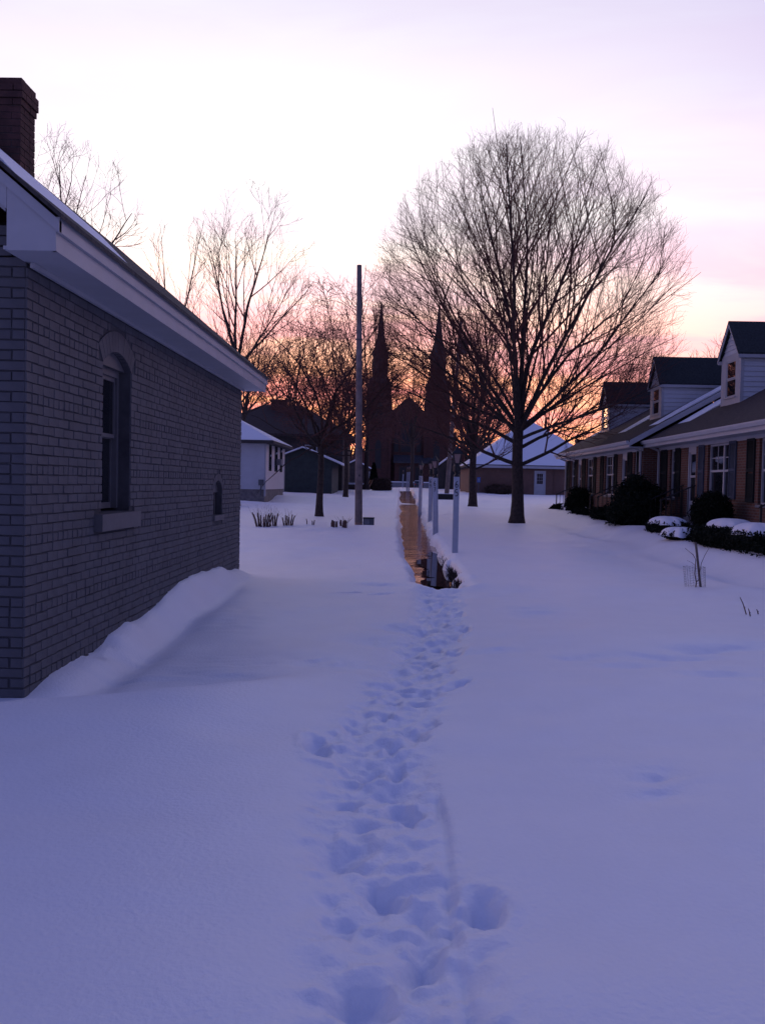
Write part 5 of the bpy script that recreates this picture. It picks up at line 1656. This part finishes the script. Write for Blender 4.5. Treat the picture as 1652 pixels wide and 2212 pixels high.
SHs = thing('small_house', 'small dark gabled house just left of the church', 'house', (-5.5, 112, 1))
MB().prism([(-7.6, 0), (-4.0, 0), (-4.0, 3.4), (-6.0, 4.5), (-7.6, 3.7)], 'y', 112, 120).build('wall', 'dark_wall', SHs)
for (xa, za) in ((-3.6, 3.3), (-8.2, 3.5)):
    MB().add([(xa, 111.7, za), (-6.0, 111.7, 4.6), (-6.0, 120, 4.6), (xa, 120, za), (xa, 111.7, za + .16), (-6.0, 111.7, 4.76), (-6.0, 120, 4.76), (xa, 120, za + .16)],
             [(0, 1, 2, 3), (7, 6, 5, 4), (0, 4, 5, 1), (1, 5, 6, 2), (2, 6, 7, 3), (3, 7, 4, 0)]).build('roof', 'roof_snow', SHs)
MB().box(-4.75, -4.1, 111.9, 111.98, 1.2, 3.2).build('door', 'concrete', SHs)

tr = thing('wooden_table', 'low wooden table with snow on top behind the bare pole', 'table', (-4.4, 85, 1))
MB().box(-5.3, -3.4, 84.6, 85.6, 1.42, 1.52).build('top', 'planks_dark', tr)
MB().box(-5.3, -3.4, 84.6, 85.6, 1.524, 1.70).build('snow_cap', 'roof_snow', tr)
for x0 in (-5.2, -3.6):
    for y0 in (84.7, 85.4):
        MB().box(x0, x0 + .1, y0, y0 + .1, .7, 1.42).build('leg', 'planks_dark', tr)
MB().box(-5.25, -3.45, 84.65, 84.69, .85, 1.36).build('skirt', 'planks_dark', tr)
for i, dxx in enumerate((0, .2)):
    bd = thing('leaning_board', ('left' if i == 0 else 'right') + ' one of two pale boards leaning by the table', 'board', (-3.3, 84.3, 1.1), 'leaning boards')
    MB().bar((-3.45 + dxx, 84.5, 1.15), (-3.05 + dxx, 84.3, 2.0), .13, .04).build('plank', 'board_orange', bd)

# conical evergreen, trimmed hedge
cv = thing('conical_evergreen', 'dark cone-shaped evergreen left of the trimmed brown hedge', 'shrub', (-2.94, 90, 1.1))
n = 7000
hh = rng.random(n) ** 1.3
an = rng.random(n) * 2 * np.pi
rr = .60 * np.minimum(1, (1 - hh) ** .75 * 1.02) * (0.72 + .28 * rng.random(n)) * np.minimum(1, .75 + hh * 2)
P = np.stack([-2.94 + rr * np.cos(an), 90 + rr * np.sin(an), 1.0 + hh * 2.75], -1)
A = rng.normal(size=(n, 3)) * .07
B = rng.normal(size=(n, 3)) * .05
link('foliage', leaf_mesh('foliage', np.stack([P - A, P + B, P + A, P - B], 1).reshape(-1, 3)), 'evergreen', cv)
MB().lathe([(.42, .9), (.50, 1.4), (.40, 2.3), (.2, 3.2), (.03, 3.7)], 12, (-2.94, 90)).build('inner_growth', 'evergreen', cv)
bush('trimmed_hedge', 'trimmed brown hedge block left of the far end of the walk', 'hedge', (-1.85, 80.3, 1.45), (.80, .7, .66), 9000, .05, 'hedge_brown', zbase=.85, box=True, lump=.05)

# ------------------------------------------------------------------ cut-back stems, sapling, twigs
STM = 'cut-back plants in the left lawn'


def clump(label, x, y, n, w, h, r, fan, thin=0, name='cut_shrub', mt='dead_stem'):
    g = gz(x, y)
    t = thing(name, label, 'plant', (x, y, g), STM)
    rr = random.Random(int(abs(x * 1000)))
    for i in range(n):
        u = (i + .5) / n * 2 - 1
        bx, by = x + u * w * .55 + rr.uniform(-.03, .03), y + rr.uniform(-.12, .12)
        hh_ = h * rr.uniform(.72, 1.05)
        tx = bx + u * fan * hh_ + rr.uniform(-.03, .03)
        gg = gz(bx, by)
        MB().tube([(bx, by, gg - .1), ((bx + tx) / 2 + rr.uniform(-.015, .015), by, gg + hh_ * .5), (tx, by + rr.uniform(-.06, .06), gg + hh_)], [r, r * .95, r * .8], 6).build('stem', mt, t)
    if thin:
        f = MB()
        for i in range(thin):
            bx = x + rr.uniform(-w, w) * .6
            gg = gz(bx, y)
            dxq = rr.uniform(-.5, .5)
            f.tube([(bx, y + rr.uniform(-.1, .1), gg), (bx + dxq * .25, y, gg + h * .7), (bx + dxq * .6, y + rr.uniform(-.1, .1), gg + h * rr.uniform(1.0, 1.7))], [.004, .003, .002], 3)
        f.build('twigs', mt, t)
    return t


clump('thickest clump of cut dark stems in the left lawn', -4.72, 29.5, 11, .38, .46, .028, .35, 26)
clump('narrow clump of cut stems right of the thickest clump', -4.36, 29.8, 5, .14, .44, .026, .30, 14)
clump('third clump of cut stems, spreading and lower', -3.92, 30.0, 6, .30, .36, .026, .30, 16)
clump('single short stub left of a thicker stub in the snow', -3.30, 30.35, 1, .02, .18, .020, 0)
clump('thicker of two short stubs in the snow', -3.12, 30.4, 2, .08, .17, .022, .3)
for i, (x, y, lab) in enumerate(((-2.26, 29.35, 'left one of three reddish cut stumps near the pole'), (-2.06, 30.4, 'middle one of three reddish cut stumps, the smallest'), (-1.93, 29.5, 'right one of three reddish cut stumps with wispy twigs'))):
    clump(lab, x, y, 3 if i != 1 else 2, .17, .24, .045, .1, 0 if i < 2 else 22, name='cut_stump', mt='dead_stem')

sp = thing('sapling', 'thin forked sapling inside the wire guard', 'sapling', (4.95, 14.64, .03))
g = gz(4.95, 14.64)
MB().tube([(4.953, 14.64, g - .1), (4.965, 14.64, g + .085), (4.935, 14.64, g + .22), (4.943, 14.64, g + .46), (4.90, 14.64, g + .54), (4.76, 14.64, g + .65)], [.011, .009, .008, .006, .005, .003], 6).build('stem', 'dead_stem', sp)
MB().tube([(4.965, 14.64, g + .085), (5.0, 14.63, g + .13), (5.03, 14.62, g + .40), (5.08, 14.62, g + .53), (5.146, 14.62, g + .655)], [.008, .007, .005, .004, .003], 6).build('branch', 'dead_stem', sp)
MB().tube([(4.942, 14.64, g + .36), (4.88, 14.64, g + .41), (4.80, 14.64, g + .445)], [.004, .003, .002], 5).build('branch', 'dead_stem', sp)
st = thing('wooden_stake', 'slanting wooden stake holding the sapling guard', 'stake', (5.073, 14.70, g))
MB().bar((5.085, 14.70, g - .2), (4.954, 14.70, g + .745), .036, .03).build('stake', 'stake_wood', st)
wg = thing('wire_guard', 'ring of thin wire mesh round the sapling', 'wire guard', (4.97, 14.72, g))
wm = MB()
rc = .165
nn = 22
for q in range(9):
    zz = g - .02 + q * .042
    pts = [(4.985 + (rc + .012 * (q / 8)) * math.cos(2 * math.pi * j / nn) - .03 * q / 8, 14.74 + rc * math.sin(2 * math.pi * j / nn), zz + (.021 if j % 2 else 0)) for j in range(nn + 1)]
    wm.tube(pts, .0016 if q < 8 else .0028, 3, cap=False)
for j in range(nn):
    a = 2 * math.pi * j / nn
    wm.tube([(4.985 + rc * math.cos(a), 14.74 + rc * math.sin(a), g - .03), (4.955 + (rc + .012) * math.cos(a), 14.74 + rc * math.sin(a), g + .335)], .0013, 3, cap=False)
wm.build('mesh_ring', 'wire', wg)
for i, (x0, y0, x1, z1, lab) in enumerate(((4.632, 11.65, 4.536, .225, 'longest of the bare twigs poking out of the snow at right'), (4.60, 11.45, 4.57, .10, 'short bare twig below the longest one in the snow'),
                                           (4.785, 11.65, 4.76, .065, 'tiny bare twig right of the longer ones'), (4.92, 11.6, 4.873, .085, 'bare twig cut by the right picture edge'))):
    g = gz(x0, y0)
    tw_ = thing('snow_twig', lab, 'twig', (x0, y0, g), 'bare twigs in the snow at right')
    MB().tube([(x0 + .01, y0, g - .05), (x0 - (x0 - x1) * .35, y0, g + z1 * .35 + .004), (x0 - (x0 - x1) * .55, y0, g + z1 * .62), (x1, y0, g + z1)], [.008, .0075, .006, .005], 6).build('stem', 'dead_stem', tw_)
    MB().tube([(x0 - (x0 - x1) * .35, y0, g + z1 * .35), (x0 - (x0 - x1) * .35 + .012, y0, g + z1 * .35 + .02)], [.005, .003], 5).build('bud', 'dead_stem', tw_)

# turf and mud showing at the melted right bank of the walk
mr_ = np.random.default_rng(5)
TV = []
for i in range(900):
    yy = 14.9 + mr_.random() ** 1.6 * 6.0
    xx = 0.99 + .13 * mr_.random()
    z0 = -.19 + .09 * mr_.random()
    hgt = .05 + .06 * mr_.random()
    dxx, dyy = mr_.normal() * .04, mr_.normal() * .04
    w_ = .006
    TV += [(xx - w_, yy, z0), (xx + w_, yy, z0), (xx + dxx + w_ * .3, yy + dyy, z0 + hgt), (xx + dxx - w_ * .3, yy + dyy, z0 + hgt)]
tf = link('grass', leaf_mesh('grass', np.array(TV)), 'mud')
tag(tf, 'matted brown grass at the melted edge of the walk', 'grass', kind='stuff')
